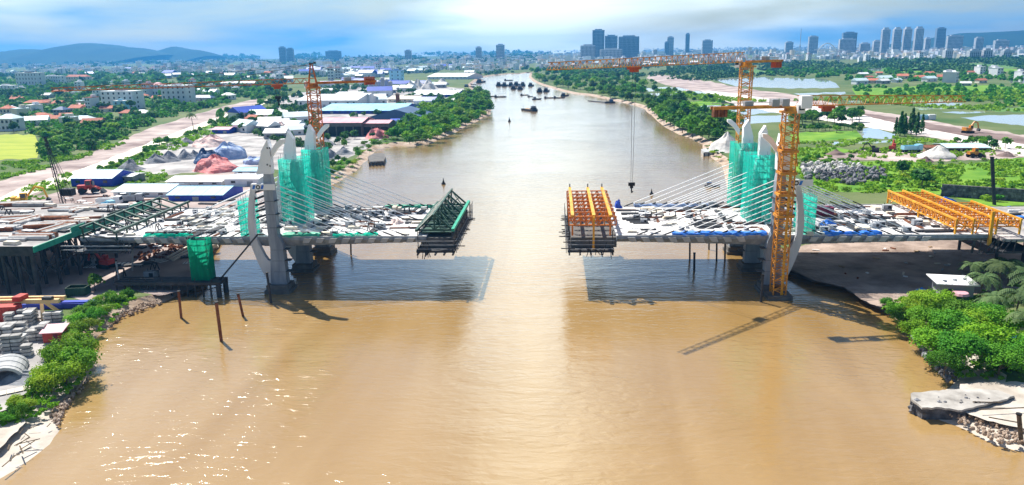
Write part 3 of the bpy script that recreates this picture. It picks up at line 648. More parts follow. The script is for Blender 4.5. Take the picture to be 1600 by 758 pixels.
q = MB(); q.bx(-144,-133.5,YN+1,YF-1,13.0,16.2); q.build('formwork_box','steel_dark',tq)
for i in range(16):
    q = MB(); xx = random.uniform(-146,-128); q.bar((xx,YN-1.4,12.2),(xx+random.uniform(-3,3),YN-1.4,16+random.uniform(-1,1)),0.22); q.build('loose_prop','steel_dark',tq)
q = MB(); q.bar((-150,YN-1.5,14.5),(-128,YN-1.5,14.5),0.3); q.bar((-150,YN-1.5,13.3),(-128,YN-1.5,13.3),0.2); q.build('guard_rail','grey',tq)

# ---- approach viaduct falsework on the left bank
ap = thing('falsework_platform', 'dark steel falsework platform on many columns with green edge rail', 'falsework', (-175,236,2)); lm('the steel falsework platform', (-175,225))
AX0, AX1, AY0, AY1 = -215, -151.5, 204, 270
q = MB(); q.bx(AX0,AX1,AY0,AY1,15.6,16.5); q.build('platform_deck','yard',ap)
for i in range(7):
    yy = AY0+0.5+(AY1-AY0-1)*i/6; q = MB(); q.bx(AX0,AX1,yy-0.4,yy+0.4,14.0,15.55); q.build('girder','steel_dark',ap)
q = MB(); q.bx(AX0,AX1,AY0-0.5,AY0-0.1,14.4,17.1); q.build('edge_girder','steel_dark',ap)
q = MB(); q.bx(AX1+0.1,AX1+0.5,AY0-0.5,AY1,15.2,16.9); q.build('edge_rail','rail_green',ap)
for i in range(3):
    q = MB(); yy = (222,242,256)[i]; q.bx(AX1-0.2,AX1+0.1,yy,yy+(7,9,8)[i],16.9,18.4); q.build('edge_screen',('rail_green','steel_green','rail_green')[i],ap)
for i in range(11):
    for j in range(7):
        if 1 < i < 9 and j not in (0,1,3,5): continue
        xx, yy = AX1-1.5-i*4.6, AY0+1+j*10.2
        q = MB(); q.bar((xx,yy,1.9),(xx,yy,14.0),1.0 if (i+j)%3 else 1.5,None,8); q.build('column','steel_dark',ap)
for j in range(7):
    yy = AY0+1+j*10.2
    for i in range(5):
        xx = AX1-1.5-i*9.2; q = MB(); q.bar((xx,yy,4),(xx-4.6,yy,13),0.3); q.bar((xx-4.6,yy,4),(xx-9.2,yy,13),0.3); q.build('brace','steel_dark',ap)
for j in range(6):
    yy = AY0+1+j*10.2; q = MB(); q.bar((AX1-1.5,yy,5),(AX1-1.5,yy+10.2,12.5),0.3); q.bar((AX1-1.5,yy,9),(AX1-1.5,yy+10.2,9),0.3); q.build('brace','steel_dark',ap)

# ---- approach falsework on the far bank
ar = thing('approach_platform','dark steel approach platform under the yellow traveller at the right edge','falsework',(165,238,2)); lm('the right approach platform', (160,238))
q = MB(); q.bx(127,215,YN+0.5,YF+2,14.6,15.4); q.build('platform_deck','yard',ar)
for i in range(6):
    yy = YN+1+i*8.4; q = MB(); q.bx(133.5,215,yy-0.4,yy+0.4,13.2,14.55); q.build('girder','steel_dark',ar)
for i in range(8):
    for yy in (YN+1.5,YN+18,YF-4): q = MB(); q.bar((136+i*8,yy,1.9),(136+i*8,yy,13.2),1.0,None,8); q.build('column','steel_dark',ar)
for i in range(7): q = MB(); q.bar((136+i*8,YN+1.5,4),(144+i*8,YN+1.5,12.5),0.3); q.build('brace','steel_dark',ar)
for i in range(26): q = MB(); xx, yy = random.uniform(135,170), random.uniform(YN+1.5,YF); q.box((xx,yy,15.42+0.35),(random.uniform(2,7),random.uniform(.5,2),0.7),random.uniform(-.2,.2)); q.build('stacked_load',random.choice(('steel_dark','rust','grey','white','wood_pale','blue_tarp')),ar)
# ---- tower cranes
def lattice_section(name, m, w, h, bar=0.34):
    q = MB(); k = w/2
    c = [(-k,-k),(k,-k),(k,k),(-k,k)]
    for x, y in c: q.bar((x,y,0),(x,y,h),bar*1.25)
    for i in range(4):
        a, b2 = c[i], c[(i+1)%4]; q.bar((*a,0.05),(*b2,0.05),bar*0.8); q.bar((*a,0),(*b2,h/2),bar*0.7); q.bar((*b2,h/2),(*a,h),bar*0.7)
    o = q.build(name, m); me = o.data; bpy.data.objects.remove(o); return me
SEC = lattice_section('mast_section','crane_orange',3.5,2.7,0.25)
SECR = SEC.copy(); SECR.materials[0] = M['crane_rust']
def crane(label, x, y, z0, ztop, ang, jl, cl, h0=2.5, head=False, short='', mcol='crane_orange', cjz=0):
    t = thing('tower_crane', label, 'tower crane', (x,y,z0)); lm(short, (x,y))
    sec = SEC if mcol == 'crane_orange' else SECR; n = max(1, round((ztop-z0)/2.7)); s = (ztop-z0)/n/2.7
    for i in range(n):
        o = obj('mast_section', sec, t); o.location = (0,0,i*2.7*s); o.scale = (1,1,s)
    d = Vector((math.cos(ang), math.sin(ang), 0)); e = Vector((-d.y, d.x, 0)); T = Vector((x,y,ztop))
    q = MB(); q.box((x,y,ztop+0.3),(4.6,4.6,0.6),ang); q.cone((x,y),2.0,1.6,ztop+0.6,ztop+1.8,12); q.build('slewing_ring',mcol,t)
    B = T+Vector((0,0,1.8))
    # jib: triangular lattice, tapering a little to the tip
    ns = max(6,int(jl/5))
    def jp(k, kind):
        f = k/ns; h = h0*(1-0.42*f); wd = 0.9*(1-0.25*f); P = B+d*(1.5+jl*f)
        if kind == 't': return P+Vector((0,0,h))
        return P+e*(wd if kind == 'l' else -wd)
    for i in range(ns):
        q = MB()
        for kk in 'tlr': q.bar(jp(i,kk),jp(i+1,kk),0.24 if kk=='t' else 0.2)
        pm = lambda a,b2,f: a.lerp(b2,f)
        for kk in 'lr':
            q.bar(jp(i,kk),pm(jp(i,'t'),jp(i+1,'t'),0.25),0.11); q.bar(pm(jp(i,'t'),jp(i+1,'t'),0.25),pm(jp(i,kk),jp(i+1,kk),0.5),0.11)
            q.bar(pm(jp(i,kk),jp(i+1,kk),0.5),pm(jp(i,'t'),jp(i+1,'t'),0.75),0.11); q.bar(pm(jp(i,'t'),jp(i+1,'t'),0.75),jp(i+1,kk),0.11)
        q.bar(jp(i,'l'),jp(i,'r'),0.15); q.build('jib_section',mcol,t)
    # counter jib
    q = MB(); 
    for s2 in (-1,1): q.bar(B-d*1.0+e*s2*1.1,B-d*cl+e*s2*1.1,0.35,0.75)
    k = 2.0
    while k < cl: q.bar(B-d*k+e*1.1,B-d*k-e*1.1,0.25); k += 2.4
    q.build('counter_jib',mcol,t)
    q = MB(); 
    for s2 in (-1,1): q.bar(B-d*2+e*s2*1.2+Vector((0,0,1.2)),B-d*cl+e*s2*1.2+Vector((0,0,1.2)),0.1)
    q.build('handrail','grey',t)
    for i in range(4):
        q = MB(); P = B-d*(cl-0.7-i*0.95)+Vector((0,0,-1.0+cjz)); q.box(P,(0.75,2.0,2.7),ang); q.build('counterweight','rust' if not head and cl > 21 else 'crane_red',t)
    q = MB(); P = B-d*(cl*0.55)+Vector((0,0,0.9)); q.box(P,(2.4,1.6,1.5),ang); q.build('winch_house','grey',t)
    cb = MB(); P = B+d*1.6-e*2.0+Vector((0,0,-0.6)); cb.box(P,(2.0,1.7,2.3),ang); cab = cb.build('cab','white',t)
    q = MB(); q.box(P+d*1.02+Vector((0,0,0.25)),(0.05,1.4,1.2),ang); q.box(P-e*0.88+Vector((0,0,0.25)),(1.5,0.05,1.1),ang); q.build('cab_window','glass',cab)
    if head:
        A = B+Vector((0,0,head)); q = MB()
        for sx in (-1,1):
            for sy2 in (-1,1): q.bar(B+d*sx*1.3+e*sy2*1.2,A+d*sx*0.3+e*sy2*0.3,0.3)
        for f in (0.25,0.5,0.75):
            for sx, sy2, tx, ty in ((-1,-1,1,-1),(1,-1,1,1),(1,1,-1,1),(-1,1,-1,-1)):
                r_ = lambda a: (1-f)*a+f*0.3*(1 if a>0 else -1); P1 = B.lerp(A,f); q.bar(P1+d*sx*(1.3*(1-f)+0.3*f)+e*sy2*(1.2*(1-f)+0.3*f),P1+d*tx*(1.3*(1-f)+0.3*f)+e*ty*(1.2*(1-f)+0.3*f),0.2)
        q.build('apex_tower',mcol,t)
        for f in (0.45,0.9):
            q = MB(); q.bar(A,jp(int(ns*f),'t'),0.14); q.build('pendant_line','steel_dark',t)
        q = MB(); q.bar(A,B-d*(cl-2)+Vector((0,0,0.6)),0.16); q.build('pendant_line','steel_dark',t)
        q = MB(); q.box(A+Vector((0,0,0.3)),(1.6,0.5,0.5),ang); q.box(A-d*1.2+Vector((0,0,0.6)),(0.8,0.8,0.6),ang); q.build('apex_sheave','steel_dark',t)
    return t, B, d, e, jp, ns
def trolley(t, B, d, e, at, drop, hook=True):
    P = B+d*at+Vector((0,0,-0.5)); q = MB(); q.box(P,(3.6,2.4,0.7),math.atan2(d.y,d.x)); q.box(P+Vector((0,0,-0.7)),(2.2,1.6,0.8),math.atan2(d.y,d.x)); q.build('trolley','crane_red',t)
    if hook:
        for s in (-1,1):
            q = MB(); q.bar(P+d*s*0.8,P+d*s*0.35+Vector((0,0,-drop)),0.09); q.build('hoist_rope','steel_dark',t)
        H = P+Vector((0,0,-drop)); q = MB(); q.box(H,(1.9,0.7,1.0),0.1); q.box(H+Vector((0,0,-0.8)),(0.9,0.6,0.8),0.1); hb = q.build('hook_block','black',t)
        q = MB(); q.bar(H+Vector((0,0,-1.2)),H+Vector((0,0,-2.6)),0.35); q.bar(H+Vector((0,0,-2.6)),H+Vector((0.5,0,-2.2)),0.3); q.build('hook','black',hb)
# crane in front of the right tower
z1 = zat(1237,166,209.5)
t, B, d, e, jp, ns = crane('orange tower crane standing in the water before the pylon, white box on top', PV(1237,160,209.5).x, 209.5, 0, z1-1.8, 0.16, 48, 22, 2.8, False, 'the orange crane in the water')
trolley(t, B, d, e, 10, 0, False)
q = MB(); q.box(B+Vector((3.0,-2.0,1.2)),(2.8,2.6,3.3),0.0); bx_ = q.build('machinery_box','fin_white',t)
q = MB(); q.prism([(B.x+4.42,B.y-2.0+0.7*math.cos(a),B.z+1.3+1.25*math.sin(a)) for a in np.linspace(0,2*math.pi,14)[:-1]],(0.06,0,0)); q.build('round_badge','steel_green',bx_)
for k in (2.2,5.0):
    q = MB(); q.box(B-d*k+Vector((0,-0.6,1.1)),(2.0,2.2,1.9),0.16); q.build('winch_house','wall_grey' if k<3 else 'grey',t)
for zz in (24, 30, 36, 42): # climbing collar and ties
    q = MB(); P = Vector((B.x,209.5,zz))
    for s in (-1,1): q.bar(P+Vector((-2.2,s*2.1,0)),P+Vector((2.2,s*2.1,0)),0.4,0.7); q.bar(P+Vector((s*2.1,-2.2,0)),P+Vector((s*2.1,2.2,0)),0.4,0.7)
    q.build('collar','crane_orange',t)
for s in (-1,1):
    for zz in (38,44.0):
        q = MB(); q.bar((B.x+s*2.2,209.5-2.0,zz),(B.x+s*2.2,209.5+2.0,zz+5),0.3); q.build('climbing_frame','crane_orange',t)
q = MB(); q.bx(B.x-3.4,B.x+3.4,206.4,212.0,-1.5,1.2); q.build('base_block','concrete_dark',t)
q = MB(); q.bar((B.x+0.6,207.8,1.2),(B.x+0.6,207.8,46),0.7,0.15); q.build('ladder','steel_yellow',t)
# crane behind the right tower, jib reaching over the river towards us
zc2 = PV(1166,93,264).z
jd = math.atan2(-40.4,-43.9)
t, B, d, e, jp, ns = crane('tallest orange tower crane behind the bridge, long jib reaching out over the river', PV(1167,95,264).x, 264, 0, zc2-2.6, jd, 88, 20, 3.2, False, 'the tallest orange crane')
trolley(t, B, d, e, 56, 34)
# red crane of the left tower
zc3 = PV(489,128,264.5).z
t, B, d, e, jp, ns = crane('rust red tower crane with pointed apex rising behind the town side pylon', XL, 264.5, 0, zc3-2.2, math.pi+0.44, 78, 22, 1.7, 6.3, 'the red apex crane', 'crane_rust', 1.2)
trolley(t, B, d, e, 12, 4)
# ================================================================ THINGS ON THE DECK, IN THE WATER AND ON THE NEAR BANKS
def lump(name, m, cx, cy, z, rx, ry, h, n=14, rings=6, rough=0.18, parent=None, peak=1.0):
    """a heap: rounded cone with an uneven skin"""
    q = MB(); sd = random.uniform(0, 50); q.v.append((cx, cy, z+h*(0.95+0.1*random.random())))
    for j in range(1, rings+1):
        f = j/rings
        for i in range(n):
            a = 2*math.pi*i/n; nn = noise.noise(Vector((math.cos(a)*1.3+sd, math.sin(a)*1.3, f*2.2)))
            k = f*(1+rough*nn*1.2); hh = h*(1-f**peak)*(1+rough*nn) if j < rings else -0.05
            if peak > 1.4 and j < rings: fn = noise.noise(Vector((a*3.1+sd, f*3.0, sd*2))); hh += h*0.13*fn; k *= 1+0.09*noise.noise(Vector((a*5+sd, f*6, sd)))
            q.v.append((cx+rx*k*math.cos(a), cy+ry*k*math.sin(a), z+hh))
    for i in range(n): q.f.append((0, 1+i, 1+(i+1)%n))
    for j in range(rings-1):
        for i in range(n): a = 1+j*n; q.f.append((a+i, a+n+i, a+n+(i+1)%n, a+(i+1)%n))
    return q.build(name, m, parent, smooth=False)
# --- loose material on the two decks
def deck_xy(XT, m, alo, ahi):
    while True:
        a = random.uniform(alo, ahi); y = random.uniform(YN+2.2, YF-1.5)
        if abs(a) < 5 and any(abs(y-l) < 6.5 for l in LEGY): continue
        return XT+m*a, y
def p_stack(nm, mlist, lx, ly, lz, n, gap=0.0):
    t = thing(nm, '', None); t.pop('label', None)
    for i in range(n):
        q = MB(); q.box((random.uniform(-.1,.1), random.uniform(-.1,.1), lz*(i+0.5)+gap*i), (lx*random.uniform(.92,1), ly*random.uniform(.9,1), lz), random.uniform(-.03,.03)); q.build('board', mlist[i % len(mlist)], t)
    return t
def proto(nm): return thing(nm, None, None)
PR = []
t = proto('board_stack'); 
for i in range(4):
    q = MB(); q.box((0,0,0.12+0.22*i),(4.2-0.2*i,1.5,0.2),0.02*i); q.build('board','wood_pale',t)
PR.append((t,'pale timber board stack','board stack','timber stacks on the bridge decks',0))
t = proto('formwork_panel'); q = MB(); q.box((0,0,0.12),(4.6,2.4,0.12)); q.build('sheet','white',t)
for i in range(4): q = MB(); q.box((-1.7+1.13*i,0,0.23),(0.14,2.4,0.1)); q.build('rib','steel_dark',t)
PR.append((t,'white formwork panel lying flat','formwork panel','formwork panels on the bridge decks',0))
t = proto('rebar_bundle')
for i in range(7): q = MB(); q.bar((-4.5,-0.5+0.16*i,0.14+0.1*(i%2)),(4.5+0.2*(i%3),-0.5+0.16*i,0.14+0.1*(i%2)),0.13); q.build('bar','rust',t)
PR.append((t,'rusty reinforcing bar bundle','rebar bundle','rebar bundles on the bridge decks',1))
t = proto('beam_stack')
for i in range(3): q = MB(); q.bar((-3.6,-0.6+0.6*i,0.3),(3.6,-0.6+0.6*i,0.3),0.4,0.45); q.build('beam','steel_dark',t)
PR.append((t,'dark steel beam stack','steel beams','steel beams on the bridge decks',1))
t = proto('equipment_box'); q = MB(); q.box((0,0,0.85),(2.4,1.5,1.4)); q.build('housing','grey',t); q = MB(); q.box((0,0,0.08),(2.6,1.6,0.15)); q.build('skid','steel_dark',t); q = MB(); q.box((0.5,-0.78,0.9),(0.9,0.05,0.8)); q.build('grille','black',t); q = MB(); q.cone((-0.7,0.3),0.1,0.1,1.5,2.0,6); q.build('exhaust','steel_dark',t)
PR.append((t,'grey generator box','generator','machine boxes on the bridge decks',0))
t = proto('trestle_table'); q = MB(); q.box((0,0,1.1),(3.4,1.4,0.12)); q.build('top','white',t)
for x in (-1.5,1.5):
    for y in (-.6,.6): q = MB(); q.box((x,y,0.52),(0.14,0.14,1.04)); q.build('leg','steel_dark',t)
PR.append((t,'white topped work table','work table','work tables on the bridge decks',0))
t = proto('anchor_frame')
for s in (-1,1): q = MB(); q.bar((s*0.8,-0.6,0),(s*0.8,0.4,2.0),0.2); q.bar((s*0.8,1.0,0),(s*0.8,0.4,2.0),0.2); q.build('side_frame','steel_dark',t)
q = MB(); q.bar((-0.9,0.4,2.0),(0.9,0.4,2.0),0.3); q.build('cross_bar','steel_dark',t)
PR.append((t,'dark steel A shaped frame','steel frame','steel frames on the bridge decks',0))
lm('the town side deck', (-105,238)); lm('the far bank side deck', (88,238))
lm('the green scaffolds on town side', (-78,246)); lm('the blue tarpaulin on the deck edge', (78,219))
for XT, m in ((XL,1),(XR,-1)):
    for k in range(205):
        pr = random.choices(PR, (4,3.4,4,6,3.2,1.6,2.0))[0]
        x, y = deck_xy(XT, m, -57, 41)
        later(place(pr[0], (x,y,ZD+0.04), random.choice((0,0,1.571,0.06,-0.08,1.5,0.1,-0.1)), random.uniform(0.55,1.2)), pr[1], pr[3])
        r_ = COL.objects[-1]
for p in PR: p[0]['category'] = p[2]
for o in COL.objects:
    if o.parent is None and o.type == 'EMPTY' and 'category' not in o:
        st = o.name.split('.')[0]
        for p in PR:
            if p[0].name.split('.')[0] == st: o['category'] = p[2]
SITE = [(-20,345),(60,312),(140,296),(200,304),(330,318),(420,300),(420,325),(345,366),(330,400),(250,440),(190,440)]
for k in range(95):
    while True:
        x, y = random.uniform(0,420), random.uniform(296,440)
        if inside((x,y),SITE): break
    later(place(random.choice(PR)[0], G(x,y,2.06), random.uniform(-.6,.6), random.uniform(0.8,1.6)), 'building material stack on the site yard', 'stacks on the site yard')
for o in COL.objects:
    if o.parent is None and o.type == 'EMPTY' and 'category' not in o: o['category'] = 'materials'
# tarps draped over the deck edges
def tarp(x0, x1, y, z, dy, m, label):
    t = MB(); n = max(4, int((x1-x0)/1.2))
    for i in range(n+1):
        x = x0+(x1-x0)*i/n
        for j, (yy, zz) in enumerate(((y+dy,z+0.25),(y+dy*0.6,z+0.75),(y+dy*0.25,z+0.65),(y,z+0.5),(y-0.35,z-0.25))): t.v.append((x, yy+random.uniform(-.25,.25), zz+random.uniform(-.22,.28)))
    for i in range(n):
        for j in range(4): a = i*5+j; t.f.append((a,a+5,a+6,a+1))
    o = t.build('tarpaulin', m); tag(o, label, 'tarpaulin')
    s = o.modifiers.new('thickness','SOLIDIFY'); s.thickness = 0.05
tarp(PV(1050,365,216).x, PV(1198,362,216).x, YN+0.4, ZD+0.35, 2.6, 'blue_tarp', 'long blue tarpaulin on the deck edge between orange traveller and pylon')
tarp(PV(1288,362,216).x, PV(1378,362,216).x, YN+0.4, ZD+0.35, 2.4, 'blue_tarp', 'bright blue tarpaulin on the deck edge landward of the orange crane')
tarp(PV(990,325,257).x, PV(1120,320,257).x, YF-1.5, ZD+0.3, 1.5, 'blue_pale', 'pale blue tarpaulin along the far deck edge behind the stay cables')
tarp(PV(440,362,216).x, PV(500,362,216).x, YN+0.4, ZD+0.35, 2.2, 'rail_green', 'green netting bunched on the deck edge right of the town side pylon')
tarp(PV(520,362,216).x, PV(590,362,216).x, YN+0.4, ZD+0.35, 1.4, 'net', 'thin green netting along the deck edge near the green traveller')
tarp(PV(225,366,216).x, PV(300,366,216).x, YN+0.4, ZD+0.35, 1.4, 'net', 'thin green netting along the deck edge above the rubble bank')
tarp(PV(600,325,257).x, PV(690,322,257).x, YF-1.2, ZD+0.3, 1.2, 'rail_green', 'green netting along the far deck edge by the green traveller')
def mound(label, px, py, z, wx, wy, h, m, cat='covered pile', name='covered_pile'):
    p = G(px, py, z); o = lump(name, m, p.x, p.y, z, wx, wy, h, 16, 6, 0.45, None, 1.5); return tag(o, label, cat)
mound('small pile under a crumpled blue sheet on the deck right of orange crane', 1294, 354, ZD+.02, 2.6, 1.8, 2.4, 'blue_tarp')
mound('small pile under a salmon pink sheet on the deck near green traveller', 620, 349, ZD+.02, 2.6, 2.2, 1.4, 'pink_tarp')
mound('dark blue sheeted pile beside the orange traveller on the far deck side', 966, 324, ZD+.02, 1.3, 2, 2.6, 'roof_blue')
# maroon site container on the deck by the orange crane
def container(label, p, L_, W_, H_, m, rz=0.0, cat='container', name='shipping_container'):
    t = thingl(name, label, cat, p, rz); q = MB(); q.box((0,0,H_/2+0.12),(L_,W_,H_)); q.build('box', m, t)
    n = int(L_/0.9); q = MB()
    for i in range(n): q.box((-L_/2+0.45+i*L_/n,-W_/2-0.04,H_/2+0.1),(0.3,0.08,H_-0.3)); q.box((-L_/2+0.45+i*L_/n,W_/2+0.04,H_/2+0.1),(0.3,0.08,H_-0.3))
    tag(q.build('corrugation', m, t), kind='stuff')
    for s in (-1,1): q = MB(); q.box((L_/2+0.04,s*W_/4,H_/2+0.1),(0.07,W_/2-0.12,H_-0.3)); q.build('door', m, t)
    q = MB(); q.box((0,0,H_+0.16),(L_+0.1,W_+0.1,0.12)); q.build('roof', m, t)
    return t
lm('the maroon deck container', G(1278,334,ZD)); container('long maroon site container on the deck landward of orange crane', G(1281,337,ZD+.02), 7.5, 3, 2.7, 'maroon')
# scaffold beams / pipes lying on the falsework platform
for k in range(38):
    x = random.uniform(-205,-156); y = random.uniform(207,267); r = random.choice((0.5,0.7,0.45))
    t = thingl('pipe_bundle', None, 'pipe bundle', (x,y,16.52), random.choice((0,0,0.25,0.3,1.4)))
    for i in range(4): q = MB(); q.bar((-6,-1.5+r*2.05*i,r),(6,-1.5+r*2.05*i,r),r*2,None,8); q.build('pipe', random.choice(('concrete','rust','gravel_pale','rock_pale')), t)
    for o in t.children: o.location = (0,0,0)
    later(t, 'bundle of long pipes', 'pipes on the falsework platform')
for k in range(46):
    x = random.uniform(-205,-156); y = random.uniform(207,267)
    later(place(random.choice(PR)[0], (x,y,16.52), random.uniform(-.4,.4), 1.2), 'building material stack on the falsework', 'stacks on the falsework platform')
for o in COL.objects:
    if o.parent is None and o.type == 'EMPTY' and 'category' not in o: o['category'] = 'materials'
# --- piles and posts standing in the water: foot pixel, top pixel
def pile(xb, yb, yt, label, r=0.35, zb=0.0, xt=None, m='rust', name='mooring_pile'):
    p = G(xb, yb, zb); top = PV(xt if xt else xb, yt, p.y)
    t = thing(name, label, 'pile', (p.x,p.y,zb-2)); q = MB(); q.bar((p.x,p.y,zb-2),(top.x,p.y,top.z),2*r,None,8); q.build('shaft', m, t)
    q = MB(); q.cone((top.x,p.y),r*1.25,r*1.25,top.z-0.02,top.z+0.25,8); q.build('collar','black',t); return t
pile(346,533,473,'tallest rusty pile leaning in the water before the black jetty',0.42,0,338); lm('the tallest leaning pile', G(346,533,0))
pile(283,497,456,'short rusty pile nearest the left mud bank',0.36,0,279)
pile(381,494,460,'short rusty pile between black jetty and pylon',0.36,0,372)
pile(424,473,427,'dark pile standing against the town side pylon foot',0.36,0,417,'steel_dark')
pile(1189,472,430,'dark pile standing against the foot of the orange crane',0.36,0,1192,'steel_dark')
pile(1085,422,396,'short dark pile in the deck shadow away from the far pylon',0.36,0,None,'steel_dark')
for x, yb, yt in ((1078,407,374),(1120,408,376),(1133,408,376),(1108,390,374)): pile(x,yb,yt,f"dark pile under the far deck, {ORD[(1133,1120,1108,1078).index(x)]} from the pylon",0.3,0,None,'steel_dark')
pile(548,398,377,'thin dark pile hanging below the town side deck',0.3,0,None,'steel_dark')
# --- channel buoys
def buoy(x, y, hpx, label, m='black'):
    p = G(x,y,0); s = hpx*mpp(p)/4.4; t = thing('buoy', label, 'buoy', p)
    q = MB(); q.cone(p,1.1*s,1.1*s,-0.4,0.7*s,12); q.build('float',m,t); q = MB(); q.cone(p,0.75*s,0.18*s,0.7*s,2.6*s,6); q.build('cage',m,t); q = MB(); q.cone(p,0.25*s,0.1*s,2.6*s,3.4*s,6); q.build('light',m,t)
buoy(693,288,13,'black channel buoy upriver of the green traveller'); buoy(796,190,9,'distant black channel buoy in the middle of the river'); buoy(1018,304,12,'black channel buoy behind the far stay cables')
# --- black jetty on piles at the left bank
jt = thing('jetty','black steel jetty on piles at the left water edge','jetty',(-112,211,0)); lm('the black jetty', (-105,211))
jl, jr = PV(182,447,210).x, PV(346,441,210).x; jz = zat(346,441,209)
q = MB(); q.bx(jl,jr,208.6,214.5,jz-0.9,jz); q.build('deck','steel_dark',jt)
for i in range(14):
    for yy in (209,213.8):
        q = MB(); xx = jl+0.6+(jr-jl-1.2)*i/13; q.bar((xx,yy,-2),(xx,yy,jz-0.8),0.55 if i < 13 else 1.6,None,8); q.build('pile','steel_dark',jt)
for z in (0.6,1.2): q = MB(); q.bar((jl,208.9,jz+z),(jr-20,208.9,jz+z),0.12); q.build('rail','steel_dark',jt)
for i in range(8): q = MB(); q.bar((jl+i*5,208.9,jz),(jl+i*5,208.9,jz+1.2),0.14); q.build('rail_post','steel_dark',jt)
for s in (0,1): q = MB(); q.bar((jl+3+s*20,209,0.5),(jl+13+s*20,209,jz-1),0.3); q.build('brace','steel_dark',jt)
a, b2 = PV(342,439,212), PV(403,366,212); dg = thing('inclined_tube','long dark tube leaning from the black jetty up to the deck','steel tube',(a.x,212,a.z)); q = MB(); q.bar(a,b2,0.5,None,8); q.build('shaft','steel_dark',dg); q = MB(); q.bar(a+Vector((-.3,0,-.3)),a+Vector((.5,0,.6)),0.9,None,8); q.build('end_collar','black',dg)
# --- left bank site things
def boxmachine(name, label, cat, px, py, z, s, rz, body, kind):
    p = G(px, py, z); t = thingl(name, label, cat, p, rz)
    def add(nm, m, *bs):
        q = MB()
        for b_ in bs: q.box(tuple(v*s for v in b_[:3]), tuple(v*s for v in b_[3:6]), b_[6] if len(b_) > 6 else 0)
        return q.build(nm, m, t)
    if kind == 'excavator':
        for y in (-1.1,1.1): add('track','tyre',(0,y,0.45,3.6,0.6,0.9),(-1.8,y,0.45,0.4,0.5,0.5),(1.8,y,0.45,0.4,0.5,0.5))
        add('body',body,(-0.5,0,1.6,2.9,2.4,1.1),(-1.6,0,1.75,0.9,2.3,1.3)); c = add('cab',body,(0.6,-0.7,2.4,1.4,1.0,1.6)); add('window','glass',(1.32,-0.7,2.6,0.04,0.8,0.9),(0.6,-1.22,2.6,1.0,0.04,0.9))
        q = MB(); q.bar((0.8*s,0.3*s,1.9*s),(3.0*s,0.3*s,4.4*s),0.45*s); q.bar((3.0*s,0.3*s,4.4*s),(4.6*s,0.3*s,3.9*s),0.42*s); q.build('boom',body,t)
        q = MB(); q.bar((4.6*s,0.3*s,4.0*s),(5.3*s,0.3*s,1.6*s),0.36*s); q.build('stick',body,t)
        q = MB(); q.prism([(5.2*s,-0.3*s,1.7*s),(6.0*s,-0.3*s,1.2*s),(5.6*s,-0.3*s,0.5*s),(4.8*s,-0.3*s,0.8*s)],(0,1.2*s,0)); q.build('bucket','steel_dark',t)
    elif kind == 'truck':
        for x in (-2.3,-1.3,2.0):
            for y in (-1.0,1.0): q = MB(); q.bar((x*s,(y-0.18)*s,0.5*s),(x*s,(y+0.18)*s,0.5*s),1.0*s,None,10); q.build('wheel','tyre',t)
        add('chassis','steel_dark',(0,0,0.75,6.4,1.0,0.3)); add('cab',body,(2.4,0,1.75,1.6,2.2,1.9)); add('windscreen','glass',(3.22,0,2.1,0.04,1.9,0.8))
        add('bed',body,(-0.9,0,1.1,4.6,2.3,0.2),(-0.9,-1.1,1.7,4.6,0.12,1.2),(-0.9,1.1,1.7,4.6,0.12,1.2),(-3.15,0,1.7,0.12,2.2,1.2),(1.35,0,1.8,0.12,2.2,1.5))
    elif kind == 'loader':
        for x in (-1.5,1.5):
            for y in (-1.1,1.1): q = MB(); q.bar((x*s,(y-0.3)*s,0.8*s),(x*s,(y+0.3)*s,0.8*s),1.6*s,None,12); q.build('wheel','tyre',t)
        add('body',body,(-1.3,0,1.7,2.4,1.7,1.0),(1.0,0,1.3,1.8,1.2,0.8)); add('cab',body,(0.1,0,2.6,1.4,1.5,1.6)); add('window','glass',(0.82,0,2.7,0.04,1.2,1.0),(0.1,-0.77,2.7,1.1,0.04,1.0))
        q = MB()
        for y in (-0.6,0.6): q.bar((1.2*s,y*s,1.8*s),(3.0*s,y*s,0.8*s),0.3*s)
        q.build('lift_arm',body,t); q = MB(); q.prism([(2.9*s,-1.3*s,1.1*s),(2.9*s,-1.3*s,0.1*s),(3.9*s,-1.3*s,0.1*s)],(0,2.6*s,0)); q.build('bucket','steel_dark',t)
    elif kind == 'car':
        for x in (-1.4,1.4):
            for y in (-0.8,0.8): q = MB(); q.bar((x*s,(y-0.12)*s,0.33*s),(x*s,(y+0.12)*s,0.33*s),0.66*s,None,8); q.build('wheel','tyre',t)
        q = MB(); q.prism([(-2.2*s,-0.85*s,0.35*s),(2.2*s,-0.85*s,0.35*s),(2.25*s,-0.85*s,0.75*s),(1.3*s,-0.85*s,0.95*s),(-2.0*s,-0.85*s,1.0*s),(-2.25*s,-0.85*s,0.8*s)],(0,1.7*s,0)); q.build('body',body,t)
        q = MB(); q.prism([(-1.7*s,-0.72*s,0.98*s),(1.1*s,-0.72*s,0.96*s),(0.4*s,-0.72*s,1.5*s),(-1.2*s,-0.72*s,1.5*s)],(0,1.44*s,0)); q.build('cabin','glass',t)
        q = MB(); q.box((-0.4*s,0,1.52*s),(1.5*s,1.35*s,0.06*s)); q.build('roof',body,t)
    return t
BM = boxmachine
BM('excavator','yellow excavator parked on the dirt yard at the left picture edge','excavator',36,322,2.05,2.0,0.4,'yellow_paint','excavator'); lm('the yellow excavator', G(36,322))
BM('loader','red wheel loader parked on the pink dirt of the site yard','loader',140,302,2.05,2.0,0.3,'red_paint','loader'); lm('the red wheel loader', G(140,302))
